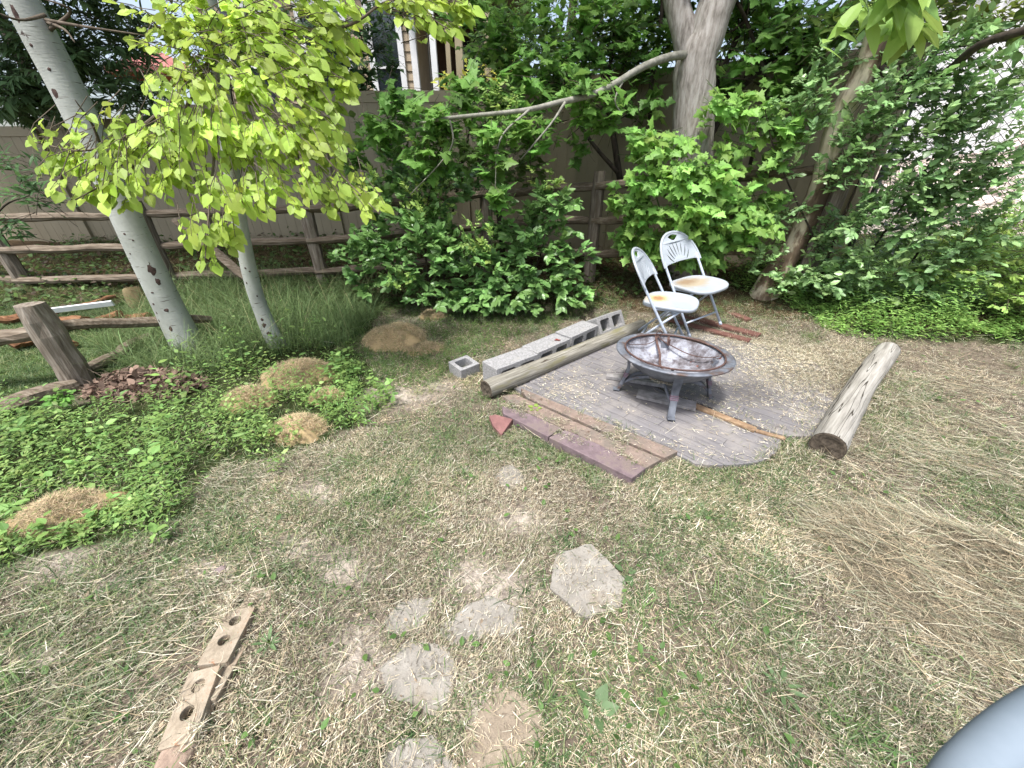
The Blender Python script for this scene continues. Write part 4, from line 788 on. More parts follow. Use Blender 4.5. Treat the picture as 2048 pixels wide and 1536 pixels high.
def chair(label, cx, cy_, cz, yaw, rx, ry, sx, sy, sz, stain):
    k = .585; y0 = .215
    t = thing('folding_chair', label, 'chair', (cx, cy_, cz), 0, 'white fan back folding chairs'); t.rotation_euler = (rx, ry, yaw)
    S = np.diag([sx, sy, sz, 1.])
    up = lambda s, z: np.array([s*.208, y0-k*z, z])
    th = math.atan(k)      # lean of the uprights
    ty = np.array([0, -math.sin(th), math.cos(th)]); tn = np.array([0, math.cos(th), math.sin(th)])
    zb = .60; org = np.array([0, y0-k*zb, zb]); LEN = (.885-zb)/math.cos(th)/.285
    def plate(v): 
        v = np.asarray(v, float); c_ = .35*v[:, 0]**2
        return org+v[:, 0:1]*np.array([1, 0, 0])+v[:, 1:2]*LEN*ty+(v[:, 2:3]+c_[:, None]-.012)*tn
    mb = MB().add(plate(fv), ff)
    rimp = [(x_, y_) for x_, y_ in fo[:41]]; rp = plate(np.c_[np.array(rimp)*[.975, .985], np.full(41, .003)]); mb.tube(rp, .0125, n=8, flat=.8)
    mb.build('backrest', plain, t, smooth=False, M=S)
    # seat
    na, prof = 56, [(0, -.010), (.35, -.0095), (.65, -.006), (.86, .0), (.94, .0035), (.975, .003), (1., -.004), (1.0, -.026), (.95, -.03), (.9, -.02), (0, -.02)]
    a = np.linspace(0, 2*math.pi, na, endpoint=False); e = 2/3.6
    X = .212*np.sign(np.cos(a))*np.abs(np.cos(a))**e; Y = .205*np.sign(np.sin(a))*np.abs(np.sin(a))**e; X = X*(1-.10*np.clip(-Y/.2, 0, 1)); Y = Y+.018*np.clip(Y/.2, 0, 1)*(1-(X/.212)**2)
    rows = [np.c_[X*r_, Y*r_+.05, np.full(na, .455+z_)-.012*(r_*Y/.2)**2] for r_, z_ in prof]
    v = np.vstack(rows); i = np.arange(len(prof)-1)[:, None]*na; j = np.arange(na)[None]; j2 = (j+1) % na
    MB().add(v, [np.stack([i+j, i+j2, i+na+j2, i+na+j], -1).reshape(-1, 4)]).build('seat', stain, t, smooth=True, M=S)
    for s in (-1, 1):
        mb = MB(); mb.tube([up(s, 0), up(s, .3), up(s, .62), up(s, .66)], .0115, n=12); mb.build('upright', tubem, t, smooth=True, M=S)
        p0 = np.array([s*.185, .16, .425]); p1 = np.array([s*.185, -.20, 0.0])
        mb = MB(); mb.tube([p0, (p0+p1)/2, p1], .0105, n=12); mb.build('rear_leg', tubem, t, smooth=True, M=S)
        mb = MB(); mb.tube([up(s, 0)+[0, 0, -.0], up(s, .03)], .0135, n=12); mb.build('foot_cap', tubem, t, smooth=True, M=S)
        mb = MB(); mb.sweep([np.array([s*.197, y0-k*.42, .42]), np.array([s*.197, .18, .43])], (0, 0, 1), .018, .006); mb.build('seat_bracket', tubem, t, M=S)
    f = .27; pa = up(-1, .12); pb = up(1, .12); mb = MB(); mb.tube([pa, pb], .009, n=10); mb.build('crossbar', tubem, t, smooth=True, M=S)
    za = .10; yb = -.20+.36*za/.425; mb = MB(); mb.tube([(-.185, yb, za), (.185, yb, za)], .009, n=10); mb.build('crossbar', tubem, t, smooth=True, M=S)
    return t
brn = tuple(s2l(150, 112, 76)); yel_ = tuple(s2l(206, 176, 132)); gry = tuple(s2l(140, 120, 98))
stA = plastic('white_plastic_ring_stain', [(-.02, -.06, .15, .12, 1.3, 2.0, yel_, 9), (-.02, -.05, .09, .07, 1.2, 1.9, brn, 24)])
stB = plastic('white_plastic_dirt_stain', [(.02, .01, .19, .14, 1.5, 2.1, tuple(s2l(160, 148, 128)), 7), (.03, -.05, .15, .10, 1.2, 1.95, gry, 20)])
chair('white fan back folding chair with round rust stain on its seat nearest the log', 1.389, 3.33, .045, -2.079, 0, .029, 1.09, 1.08, .96, stA)
chair('white fan back folding chair with brown dirt smears furthest from the camera', 1.871, 3.787, .06, -2.635, .018, .097, 1.12, 1.12, 1.02, stB)

# ------------------------------------------------------------------ fences
railm = M('split_rail_wood', [(.25, s2l(70, 60, 50)), (.5, s2l(112, 100, 86)), (.75, s2l(146, 136, 122))], scale=(5, 45, 45), detail=8, rough=.95, bump=.006, bscale=(6, 60, 60))
postm = M('fence_post_wood', [(.25, s2l(78, 68, 58)), (.5, s2l(122, 112, 100)), (.75, s2l(158, 150, 140))], scale=(45, 45, 5), detail=8, rough=.95, bump=.007, bscale=(60, 60, 6))
def rail_(parent, a, b, r=.05, n=9, mt=None, name='rail'):
    a, b = np.array(a, float), np.array(b, float); m_ = 9; q = np.linspace(0, 1, m_)[:, None]; p = a*(1-q)+b*q+R.normal(0, .006, (m_, 3))
    rr = r*(1+.1*(R.random(m_)-.5)); rr[0] *= .8; rr[-1] *= .8
    mb = MB(); mb.tube(p, rr, n=n, rough=.18, flat=.8); return mb.build(name, mt or railm, parent)
def post_(parent, x_, y_, z0, z1, r=.075, mt=None, lean=(0, 0)):
    m_ = 8; z_ = np.linspace(z0-.15, z1, m_); q = (z_-z0)/(z1-z0)
    mb = MB(); mb.tube(np.c_[x_+lean[0]*q, y_+lean[1]*q, z_], np.r_[np.full(m_-1, r), r*.82], n=9, rough=.14); return mb.build('post', mt or postm, parent)
fl = thing('split_rail_fence', 'weathered three rail split rail fence behind the aspens and shrubs', 'fence', (0, 0, 0))
FP = [(-8.6, 5.35), (-6.8, 5.2), (-4.72, 5.16), (-2.62, 5.2), (-.35, 5.5), (1.05, 5.12), (2.35, 4.66), (3.35, 4.3)]
FB = [-.12, -.05, .0, .06, .22, .32, .42, .50]
for q, ((x_, y_), zb) in enumerate(zip(FP, FB)): post_(fl, x_, y_, zb, zb+1.16, .085)
for q in range(len(FP)-1):
    (xa, ya), (xb, yb) = FP[q], FP[q+1]
    for hh in (.22, .62, 1.0):
        e = .05*(-1)**q; rail_(fl, (xa-.05, ya+e, FB[q]+hh), (xb+.05, yb+e, FB[q+1]+hh), .062)
rail_(fl, V(352, 440, 5.0), V(500, 560, 4.7), .06, name='brace_rail')
# near left fence corner
c0 = np.array([-3.47, 2.60]); nf = thing('rail_fence_corner', 'short grey fence post with rails at the left edge', 'fence', (0, 0, 0))
post_(nf, c0[0], c0[1], 0, .66, .095)
rail_(nf, (c0[0]+.02, c0[1]+.0, .47), (-4.3, 2.45, .33), .065)
rail_(nf, (c0[0]-.03, c0[1]+.06, .47), (-3.02, 3.56, .2), .055)
rl = thing('fallen_rail', 'thick grey fence rail lying on the ground at the left edge', 'rail', (0, 0, 0)); rail_(rl, G(-140, 860, .06), G(150, 768, .06), .07, name='timber')
rl = thing('fallen_rail', 'grey fence rail lying half hidden in tall grass behind the post', 'rail', (0, 0, 0)); rail_(rl, G(150, 752, .05), G(300, 672, .05), .055, name='timber')
whm = M('white_painted_board', [(.3, (.62, .63, .64)), (.7, (.74, .75, .76))], scale=(10, 10, 10), rough=.6)
mb = MB(); a = V(48, 628, 3.3); b = V(226, 606, 3.45); mb.sweep([a, b], (0, -.3, 1), .05, .02); tag(mb.build('white_board', whm, bevel=.002), 'narrow white painted board resting behind the left fence post', 'board')
# firewood pieces behind the left post
fwm = M('firewood', [(.3, s2l(70, 44, 30)), (.5, s2l(120, 84, 58)), (.75, s2l(150, 118, 88))], scale=(6, 30, 30), detail=8, rough=.9, bump=.004)
for q, (p0, p1, r_, lab) in enumerate([((20, 690), (110, 665), .07, 'dark brown firewood log at the left edge of the pile'), ((95, 650), (175, 640), .075, 'orange brown firewood log in the middle of the pile'), ((160, 655), (240, 628), .055, 'pale firewood log at the right end of the pile'), ((0, 640), (80, 628), .06, 'dark firewood log furthest back behind the white board'), ((105, 628), (230, 592), .03, 'thin grey branch leaning on the firewood pile'), ((225, 640), (300, 632), .05, 'short cut white ended log in the grass'), ((40, 660), (150, 690), .04, 'thin brown branch lying across the front of the firewood')]):
    o = thing('firewood_log', lab, 'firewood', (0, 0, 0), 0, 'firewood behind the left fence post'); rail_(o, G(*p0, r_), G(*p1, r_+.05*(q % 3)), r_, mt=fwm, name='timber')
rock(278, 610, .16, 'upright tan stump block behind the large aspen', M('stump', [(.3, s2l(110, 96, 66)), (.7, s2l(150, 134, 98))], scale=(14, 14, 4), bump=.006), (1, .7, 1.1), .1, name='stump')

# vinyl fence
vinm = M('tan_vinyl', [(.3, s2l(142, 132, 110)), (.7, s2l(154, 144, 122))], scale=(2, 2, 2), detail=4, rough=.5, spots=[((3, 3, 1), .62, .8, tuple(s2l(134, 126, 104)), 4)])
vf = thing('vinyl_fence', 'tall tan vinyl privacy fence behind the trees', 'fence', (0, 0, 0))
vp = [(-12.5, 7.55), (-10.1, 7.4), (-7.7, 7.25), (-5.35, 7.12), (-3.0, 7.02), (-.75, 6.95), (1.35, 5.98), (3.95, 4.74)]
vt = [1.95, 2.02, 2.08, 2.2, 2.42, 2.5, 2.5, 2.5]
for q, (x_, y_) in enumerate(vp):
    a = math.atan2(vp[min(q+1, 7)][1]-vp[max(q-1, 0)][1], vp[min(q+1, 7)][0]-vp[max(q-1, 0)][0])
    pz1 = vt[q]+.06; pq = MB().box((x_, y_, (pz1+.1)/2), (.125, .125, pz1-.1), (0, 0, a)).build('post', vinm, vf, bevel=.004)
    cv = np.array([[-.075, -.075, pz1], [.075, -.075, pz1], [.075, .075, pz1], [-.075, .075, pz1], [-.075, -.075, pz1+.02], [.075, -.075, pz1+.02], [.075, .075, pz1+.02], [-.075, .075, pz1+.02], [0, 0, pz1+.06]])
    ra_ = np.array([[math.cos(a), math.sin(a)], [-math.sin(a), math.cos(a)]]); cv[:, :2] = cv[:, :2]@ra_+[x_, y_]
    MB().add(cv, [np.array([[0, 1, 5, 4], [1, 2, 6, 5], [2, 3, 7, 6], [3, 0, 4, 7]]), np.array([[4, 5, 8], [5, 6, 8], [6, 7, 8], [7, 4, 8]])]).build('post_cap', vinm, pq)
for q in range(7):
    a, b = np.array(vp[q]), np.array(vp[q+1]); L_ = np.linalg.norm(b-a); an = math.atan2(*(b-a)[::-1]); zt = (vt[q]+vt[q+1])/2; zb = .18
    nb = int(L_/.152); mb = MB()
    for k in range(nb):
        p = a+(b-a)*((k+.5)/nb); mb.box((p[0], p[1], (zt+zb)/2-.02), (L_/nb-.005, .024, zt-zb-.1), (0, 0, an))
    p = (a+b)/2; mb.box((p[0], p[1], (zt+zb)/2-.02), (L_-.1, .012, zt-zb-.12), (0, 0, an))
    mb.build('panel', vinm, vf, bevel=0)
    for zz, h in ((zt-.02, .14), (zb+.05, .16), (zt-.33, .012)):
        p = (a+b)/2; MB().box((p[0], p[1], zz), (L_-.128, .05 if h > .05 else .03, h), (0, 0, an)).build('fence_rail' if h > .05 else 'trim_strip', vinm, vf, bevel=.004)
# chain link fence on the right
wirem = M('galvanised_wire', [(.3, (.08, .08, .08)), (.7, (.16, .16, .16))], scale=(30, 30, 30), rough=.5, metal=.6)
cl = thing('chain_link_fence', 'grey chain link fence at the right edge before pale gravel', 'fence', (0, 0, 0))
ca_, cb_ = np.array([4.05, 4.68]), np.array([6.9, 2.1]); cl_l = float(np.linalg.norm(cb_-ca_)); cdv = (cb_-ca_)/cl_l; z0_, z1_ = .25, 2.5; Hh = z1_-z0_
mb = MB(); wp = .085; nn_ = 0
for sgn in (1, -1):
    for s_ in np.arange(-Hh, cl_l+Hh, wp):
        a_s, b_s = (s_, s_+Hh) if sgn > 0 else (s_+0, s_-Hh)
        za, zb2 = 0., Hh
        pts = []
        for ss in (a_s, b_s): pass
        lo, hi = 0., 1.
        d_ = b_s-a_s
        t0, t1 = sorted(((0-a_s)/d_, (cl_l-a_s)/d_)); lo, hi = max(0, t0), min(1, t1)
        if hi-lo < .02: continue
        P_ = lambda t_: np.array([*(ca_+cdv*(a_s+d_*t_)), z0_+Hh*t_])+np.array([.003*sgn, .003*sgn, 0])
        mb.tube([P_(lo), P_(hi)], .0024, n=4, cap=False)
mb.build('wire_mesh', wirem, cl)
for ss in (0, 2.2, 4.4):
    p = ca_+cdv*min(ss, cl_l); mb = MB(); mb.tube([(*p, .1), (*p, z1_+.05)], .03, n=12); mb.build('post', wirem, cl, smooth=True)
mb = MB(); mb.tube([(*ca_, z1_), (*cb_, z1_)], .02, n=10); mb.build('top_rail', wirem, cl, smooth=True)

# ------------------------------------------------------------------ beyond the fences
gravm = M('pale_gravel', [(.38, s2l(96, 84, 76)), (.5, s2l(172, 158, 148)), (.62, s2l(212, 200, 192))], scale=(5, 5, 5), detail=10, rough=.95, bump=.03, bscale=14)
mb = MB(); X, Y = np.meshgrid(np.linspace(0, 1, 40), np.linspace(0, 1, 20)); d2 = np.array([.63, .78])
bx0 = np.array([4.9, 8.2]); bx1 = np.array([13.0, 1.0])
gxp = bx0[0]+(bx1[0]-bx0[0])*X+d2[0]*Y*9; gyp = bx0[1]+(bx1[1]-bx0[1])*X+d2[1]*Y*9; gzp = .35+3.3*Y+.25*(fb(gxp, gyp, .8, 3)-.5)
i = np.arange(19)[:, None]*40; j = np.arange(39)[None]; mb.add(np.stack([gxp, gyp, gzp], -1).reshape(-1, 3), [np.stack([i+j, i+j+1, i+40+j+1, i+40+j], -1).reshape(-1, 4)])
tag(mb.build('gravel_hill', gravm, smooth=True), None, None, kind='structure')
sidm = M('beige_siding', [(.3, s2l(150, 134, 112)), (.7, s2l(168, 152, 130))], scale=(3, 3, 3), rough=.7)
trimm = M('white_trim', [(.3, (.66, .66, .66)), (.7, (.76, .76, .76))], scale=(5, 5, 5), rough=.5)
glsm = M('dark_glass', [(.3, (.012, .016, .02)), (.7, (.03, .035, .045))], scale=(1, 1, 1), rough=.08, spec=.8)
roofm = M('roof_shingle', [(.3, (.05, .045, .04)), (.7, (.12, .11, .10))], scale=(20, 20, 20), rough=.95)
postt = M('tan_post', [(.3, s2l(146, 134, 108)), (.7, s2l(160, 148, 122))], scale=(3, 3, 3), rough=.6)
HX0, HX1, HY = -7.2, -2.3, 11.5
hs_ = thing('house', 'beige sided house with white trimmed windows above the fence', 'house', (0, 0, 0))
mb = MB(); zz = .3
while zz < 6.4:
    v = np.array([[HX0, HY-.025, zz], [HX1, HY-.025, zz], [HX1, HY, zz+.18], [HX0, HY, zz+.18]]); mb.add(v, [np.array([[0, 1, 2, 3]])]); zz += .18
mb.box(((HX0+HX1)/2, HY+4.02, 3.3), (HX1-HX0, 8, 6.3)); mb.build('wall', sidm, hs_)
mb = MB(); mb.add(np.array([[HX0-.5, HY-.6, 6.2], [HX1+.5, HY-.6, 6.2], [HX1+.5, HY+4, 8.6], [HX0-.5, HY+4, 8.6], [HX1+.5, HY+8.6, 6.2], [HX0-.5, HY+8.6, 6.2]]), [np.array([[0, 1, 2, 3], [3, 2, 4, 5], [0, 5, 4, 1]]), np.array([[0, 3, 5], [1, 4, 2]])]); mb.build('roof', roofm, hs_)
for wx in (-6.2, -4.35, -2.95):
    f = MB(); ww, wh, wz = (.7 if wx > -3.2 else 1.0), 2.2, 3.6
    for dx in (-ww/2, ww/2): f.box((wx+dx, HY-.05, wz), (.13, .06, wh+.16))
    for dz_ in (-wh/2, wh/2): f.box((wx, HY-.052, wz+dz_), (ww-.13, .055, .13))
    f.box((wx, HY-.05, wz), (ww-.13, .04, .05)); fr = f.build('window', trimm, hs_)
    MB().box((wx, HY-.032, wz), (ww-.1, .02, wh-.1)).build('pane', glsm, fr)
MB().box((HX1, HY-.03, 3.3), (.14, .14, 6.3)).build('corner_trim', trimm, hs_)
pc = thing('porch', 'dark covered porch with white and tan posts beside the beige house', 'porch', (0, 0, 0))
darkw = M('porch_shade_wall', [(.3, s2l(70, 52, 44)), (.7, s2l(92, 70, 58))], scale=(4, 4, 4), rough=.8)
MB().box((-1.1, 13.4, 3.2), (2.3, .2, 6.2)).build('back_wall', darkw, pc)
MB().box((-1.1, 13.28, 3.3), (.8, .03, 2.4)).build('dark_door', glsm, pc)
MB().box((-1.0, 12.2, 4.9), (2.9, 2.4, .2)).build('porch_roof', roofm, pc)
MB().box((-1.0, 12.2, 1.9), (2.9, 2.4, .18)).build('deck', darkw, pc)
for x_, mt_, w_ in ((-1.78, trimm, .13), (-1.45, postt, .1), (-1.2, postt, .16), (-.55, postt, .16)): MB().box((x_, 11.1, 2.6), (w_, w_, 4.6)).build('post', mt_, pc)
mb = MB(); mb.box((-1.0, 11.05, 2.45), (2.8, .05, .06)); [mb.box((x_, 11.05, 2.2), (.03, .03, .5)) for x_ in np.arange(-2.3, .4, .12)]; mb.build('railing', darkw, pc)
# white building seen through the leaves at upper right
wb = thing('white_shed', 'pale white shed with panelled front at the upper right beyond the fence', 'shed', (0, 0, 0))
a = V(1960, 90, 9.5); mb = MB(); mb.box((a[0]+.3, 10.6, a[2]-.5), (3.0, 2., 2.8), (0, 0, -.5)); mb.build('wall', trimm, wb)
for q in range(5):
    MB().box((a[0]-.75+q*.45*math.cos(.5)+.0, 9.60+.35-q*.45*math.sin(.5)-.0, a[2]-.5), (.05, .06, 2.7), (0, 0, -.5)).build('batten', whm, wb)
MB().box((a[0]+.3, 10.6, a[2]+.98), (3.3, 2.3, .12), (0, 0, -.5)).build('roof', roofm, wb)
# red patio umbrella, upper left
um = thing('patio_umbrella', 'faded red patio umbrella with white pole beyond the fence', 'umbrella', (0, 0, 0)); uc = V(325, 148, 11.)
cl_ = M('faded_red_canvas', [(.3, s2l(150, 88, 84)), (.7, s2l(178, 120, 112))], scale=(3, 3, 3), rough=.8)
mb = MB(); nn2 = 8; a8 = np.arange(nn2)*2*math.pi/nn2; v = np.vstack([[0, 0, .45], np.c_[1.0*np.cos(a8), 1.0*np.sin(a8), 0*a8], np.c_[1.0*np.cos(a8), 1.0*np.sin(a8), 0*a8-.12]])+uc
mb.add(v, [np.array([[0, 1+k, 1+(k+1) % 8] for k in range(8)]), np.array([[1+k, 9+k, 9+(k+1) % 8, 1+(k+1) % 8] for k in range(8)])]); mb.build('canopy', cl_, um)
mb = MB(); mb.tube([(uc[0], uc[1], .3), (uc[0], uc[1], uc[2]+.5)], .03, n=8); mb.build('pole', trimm, um)

# ------------------------------------------------------------------ trees
aspm = M('aspen_bark', [(.25, s2l(128, 131, 124)), (.5, s2l(158, 161, 154)), (.75, s2l(180, 182, 176))], scale=(5, 5, 3), detail=6, rough=.75, bump=.003, bscale=(20, 20, 120),
         spots=[((9, 9, 90), .66, .71, tuple(s2l(88, 80, 74)), 2), ((11, 11, 7), .70, .725, tuple(s2l(58, 46, 42)), 5), ((16, 16, 14), .735, .75, tuple(s2l(60, 48, 44)), 4)])
scarm = M('aspen_scar', [(.3, s2l(48, 38, 36)), (.7, s2l(92, 74, 68))], scale=(60, 60, 60), rough=.95, bump=.004)
def scar(parent, path, radii, z, side, w_, h):
    """a bark scar bulging 2-4 mm proud of the trunk; side: angle round the trunk, -90 faces the camera"""
    P = np.array(path); x_ = float(np.interp(z, P[:, 2], P[:, 0])); y_ = float(np.interp(z, P[:, 2], P[:, 1])); r_ = float(np.interp(z, P[:, 2], radii))
    m_ = 16; mb = MB(); v = [[0, 0]]
    rr = [(math.cos(k*6.283/m_)*(1+.45*(R.random()-.5)), math.sin(k*6.283/m_)*(1+.45*(R.random()-.5))) for k in range(m_)]
    pts = []; 
    for k, (u, q) in enumerate([(0, 0)]+rr):
        a = rad(side)+u*w_/r_; rr2 = r_+(.006 if k == 0 else -.002); pts.append([x_+rr2*math.cos(a), y_+rr2*math.sin(a), z+q*h])
    mb.add(pts, [np.array([[0, 1+k, 1+(k+1) % m_] for k in range(m_)])]); mb.build('bark_scar', scarm, parent, smooth=True)
# large aspen
big = thing('aspen_tree', 'large pale aspen with thick scarred trunk at the left', 'tree', (-3.11, 3.25, 0))
def loc(o, p): return np.array(p)-np.array(o.location)
bp = spline([(-3.08, 3.25, -.1), (-3.10, 3.26, .3), (-3.12, 3.28, 1.0), (-3.12, 3.3, 1.8), (-3.16, 3.3, 2.6), (-3.2, 3.3, 3.6), (-3.2, 3.4, 5.5)], 6)
br_ = np.interp(bp[:, 2], [-.1, .1, .4, 1.2, 2.5, 5.5], [.15, .13, .112, .102, .094, .06])
mb = MB(); mb.tube(bp-np.array(big.location), br_, n=28, rough=.02); tr_ = mb.build('trunk', aspm, big, smooth=True)
bl = bp-np.array(big.location)
for z_, a_, w_, h_ in [(.25, -75, .016, .028), (.42, -60, .022, .02), (.40, -105, .013, .022), (.48, -100, .015, .014), (.75, -45, .03, .05), (.66, -42, .02, .035), (.82, -125, .016, .02), (1.05, -80, .012, .01), (1.0, -60, .01, .008), (2.35, -85, .02, .05), (2.45, -70, .03, .02), (2.2, -90, .012, .012), (2.08, -70, .012, .012), (1.95, -95, .03, .035), (1.35, -70, .016, .012), (1.3, -100, .01, .02), (.9, -95, .008, .01), (.58, -80, .014, .009), (.33, -112, .01, .02)]: scar(tr_, bl, br_, z_, a_, w_, h_)
# small aspen
sma = thing('aspen_tree', 'slender aspen with bright yellow green leaves hanging before it', 'tree', (-2.31, 3.37, 0))
sp_ = spline([(-2.28, 3.35, -.1), (-2.33, 3.36, .15), (-2.36, 3.38, .5), (-2.32, 3.38, .9), (-2.23, 3.38, 1.4), (-2.08, 3.4, 2.1), (-1.98, 3.4, 2.7), (-1.9, 3.45, 4.6)], 6)
sr_ = np.interp(sp_[:, 2], [-.1, .08, .3, 1.2, 2.5, 4.6], [.09, .078, .066, .056, .046, .03])
mb = MB(); mb.tube(sp_-np.array(sma.location), sr_, n=20, rough=.02); ts_ = mb.build('trunk', aspm, sma, smooth=True)
sl_ = sp_-np.array(sma.location)
for z_, a_, w_, h_ in [(.14, -70, .035, .03), (.22, -80, .03, .03), (.1, -40, .02, .02), (.28, -75, .018, .02), (.75, -80, .012, .012), (.72, -55, .01, .01), (.95, -100, .012, .02), (1.02, -105, .012, .035), (1.15, -95, .01, .02), (.5, -50, .01, .012), (.62, -100, .008, .012)]: scar(ts_, sl_, sr_, z_, a_, w_, h_)
# foliage of the small aspen: hanging branch in front of both trunks
AB = [(330, 30, 2.5, 110, 50, .3), (450, 50, 2.3, 130, 70, .3), (600, 55, 2.2, 120, 70, .3), (690, 40, 2.2, 50, 60, .2), (560, 165, 2.2, 140, 60, .3), (420, 190, 2.4, 110, 60, .3), (330, 120, 2.6, 55, 50, .2), (640, 190, 2.1, 80, 50, .3),
      (250, 290, 2.4, 110, 45, .25), (380, 285, 2.3, 130, 55, .3), (520, 290, 2.2, 120, 60, .3), (640, 300, 2.1, 80, 70, .3), (135, 330, 2.4, 62, 42, .2), (110, 285, 2.4, 45, 15, .1), (200, 385, 2.3, 75, 36, .2), (350, 385, 2.2, 100, 42, .25), (480, 390, 2.2, 90, 45, .25),
      (430, 480, 2.2, 60, 40, .15), (400, 530, 2.2, 30, 14, .1), (600, 400, 2.1, 80, 35, .2), (700, 400, 2.1, 60, 30, .2), (760, 425, 2.1, 28, 14, .1), (150, 400, 2.3, 40, 18, .1), (880, 45, 1.9, 60, 45, .2), (925, 20, 1.9, 35, 30, .1), (850, 5, 1.9, 50, 20, .2), (690, 120, 2.2, 50, 60, .2), (820, 10, 2.0, 50, 20, .2)]
mb = MB(); tw = MB(); o_ = np.array(sma.location)
for (px_, py_, Y_, rx_, ry_, rd_) in AB:
    Y_ = (2.25+.25*(Y_-2.2))*ray(px_, py_)[1]
    K_ = max(3, int(rx_*ry_/150)); crown(mb, tw, [(px_, py_, Y_, rx_, ry_, rd_, K_)], ASPEN, .062, s2l(160, 194, 66, .85), per=5, twig=.15, hang=.45, var=.24, yel=.3, origin=V(430, 150, 3.2), face=(0, -.75, .8))
crn = mb.build('crown', aspleaf, sma, base=o_); crn.location = (0, 0, 0)
limbs = [[(430, 60, 3.4), (520, 120, 3.1), (640, 300, 2.65), (760, 430, 2.4)], [(450, 150, 3.4), (430, 300, 2.8), (420, 400, 2.5), (410, 520, 2.25)], [(440, 100, 3.4), (300, 240, 2.9), (180, 300, 2.7), (70, 285, 2.7)], [(440, 100, 3.4), (330, 280, 2.8), (240, 350, 2.6), (150, 400, 2.5)], [(430, 30, 3.4), (600, 60, 3.1), (700, 50, 3.0), (790, 0, 3.0), (900, 60, 2.9)], [(425, 10, 3.4), (560, 200, 2.9), (600, 330, 2.65), (620, 410, 2.45)], [(430, 60, 3.4), (330, 60, 3.2), (290, 20, 3.1)]]
for lm in limbs:
    p = spline([V(a_, b2, c_) for a_, b2, c_ in lm], 6); tw.tube(p, np.linspace(.011, .003, len(p)), n=6)
lb_ = tw.build('branch', twigm, sma, base=o_, smooth=True); lb_.location = (0, 0, 0)
# large aspen: high crown out of frame that shades the ground, plus dark twigs
def shade_canopy(mb, c_, r_, n, leaf, base, tm=DIAM):  # unseen leaf mass above the frame, added to shade the back of the yard
    d = sphere(n)*R.random((n, 1))**.4; pos = np.array(c_)+d*np.array(r_); scatter(mb, tm, pos, sphere(n)+np.array([0, 0, -.5]), np.array([0, 0, 1.])+R.normal(0, .4, (n, 3)), leaf*(.7+.6*R.random(n)), hue(n, base, .2, .1))
mb = MB(); shade_canopy(mb, (-3.6, 4.4, 5.0), (2.4, 1.4, 1.0), 3000, .2, s2l(120, 150, 60)); cr = mb.build('crown', leafm, big, base=np.array(big.location)); cr.location = (0, 0, 0)
tw = MB()
for lm in [[(90, 40, 3.3), (180, 55, 3.2), (320, 75, 3.3)], [(100, 60, 3.3), (140, 20, 3.2), (60, -10, 3.1)], [(200, 290, 3.3), (185, 250, 3.1), (150, 200, 3.0)], [(95, 45, 3.3), (130, 60, 3.2), (150, 85, 3.15)], [(90, 30, 3.25), (40, 40, 3.1), (-20, 20, 3.0)]]:
    p = spline([V(a_, b2, c_) for a_, b2, c_ in lm], 6); tw.tube(p, np.linspace(.012, .003, len(p)), n=6)
b0 = tw.build('branch', twigm, big, base=np.array(big.location), smooth=True); b0.location = (0, 0, 0)

def tree(name, label, cat, base, trunks, blobs, tm, leaf, colr, tmat=barkd, lm=leafm, twm=twigm, group=None, over=None, **kw):
    """trunks: list of (points px,py,Y, r0, r1). blobs for crown()"""
    t = thing(name, label, cat, tuple(base), 0, group); o_ = np.array(base, float)
    tb_ = MB()
    for pts, r0, r1 in trunks:
        P = spline([(V(*p) if len(p) == 3 else np.array(p[:3])) for p in pts], 6); tb_.tube(P, np.linspace(r0, r1, len(P)), n=12 if r0 > .05 else 7, rough=.06)
    if trunks: b_ = tb_.build('trunk' if cat == 'tree' else 'stem', tmat, t, smooth=True, base=o_); b_.location = (0, 0, 0)
    mb, tw = MB(), MB()
    crown(mb, tw, blobs, tm, leaf, colr, **kw)
    if over:
        for c_, r_, n in over: shade_canopy(mb, c_, r_, n, leaf*1.8, colr)  # over: extra leaves out of view, added to cast shade
    c1 = mb.build('crown' if cat == 'tree' else 'foliage', lm, t, base=o_); c1.location = (0, 0, 0)
    if tw.n: c2 = tw.build('twigs', twm, t, base=o_); c2.location = (0, 0, 0)
    return t
def B(l, k=1.): return [(a, b, c, d, e, f, max(3, int(g*k))) for a, b, c, d, e, f, g in l]

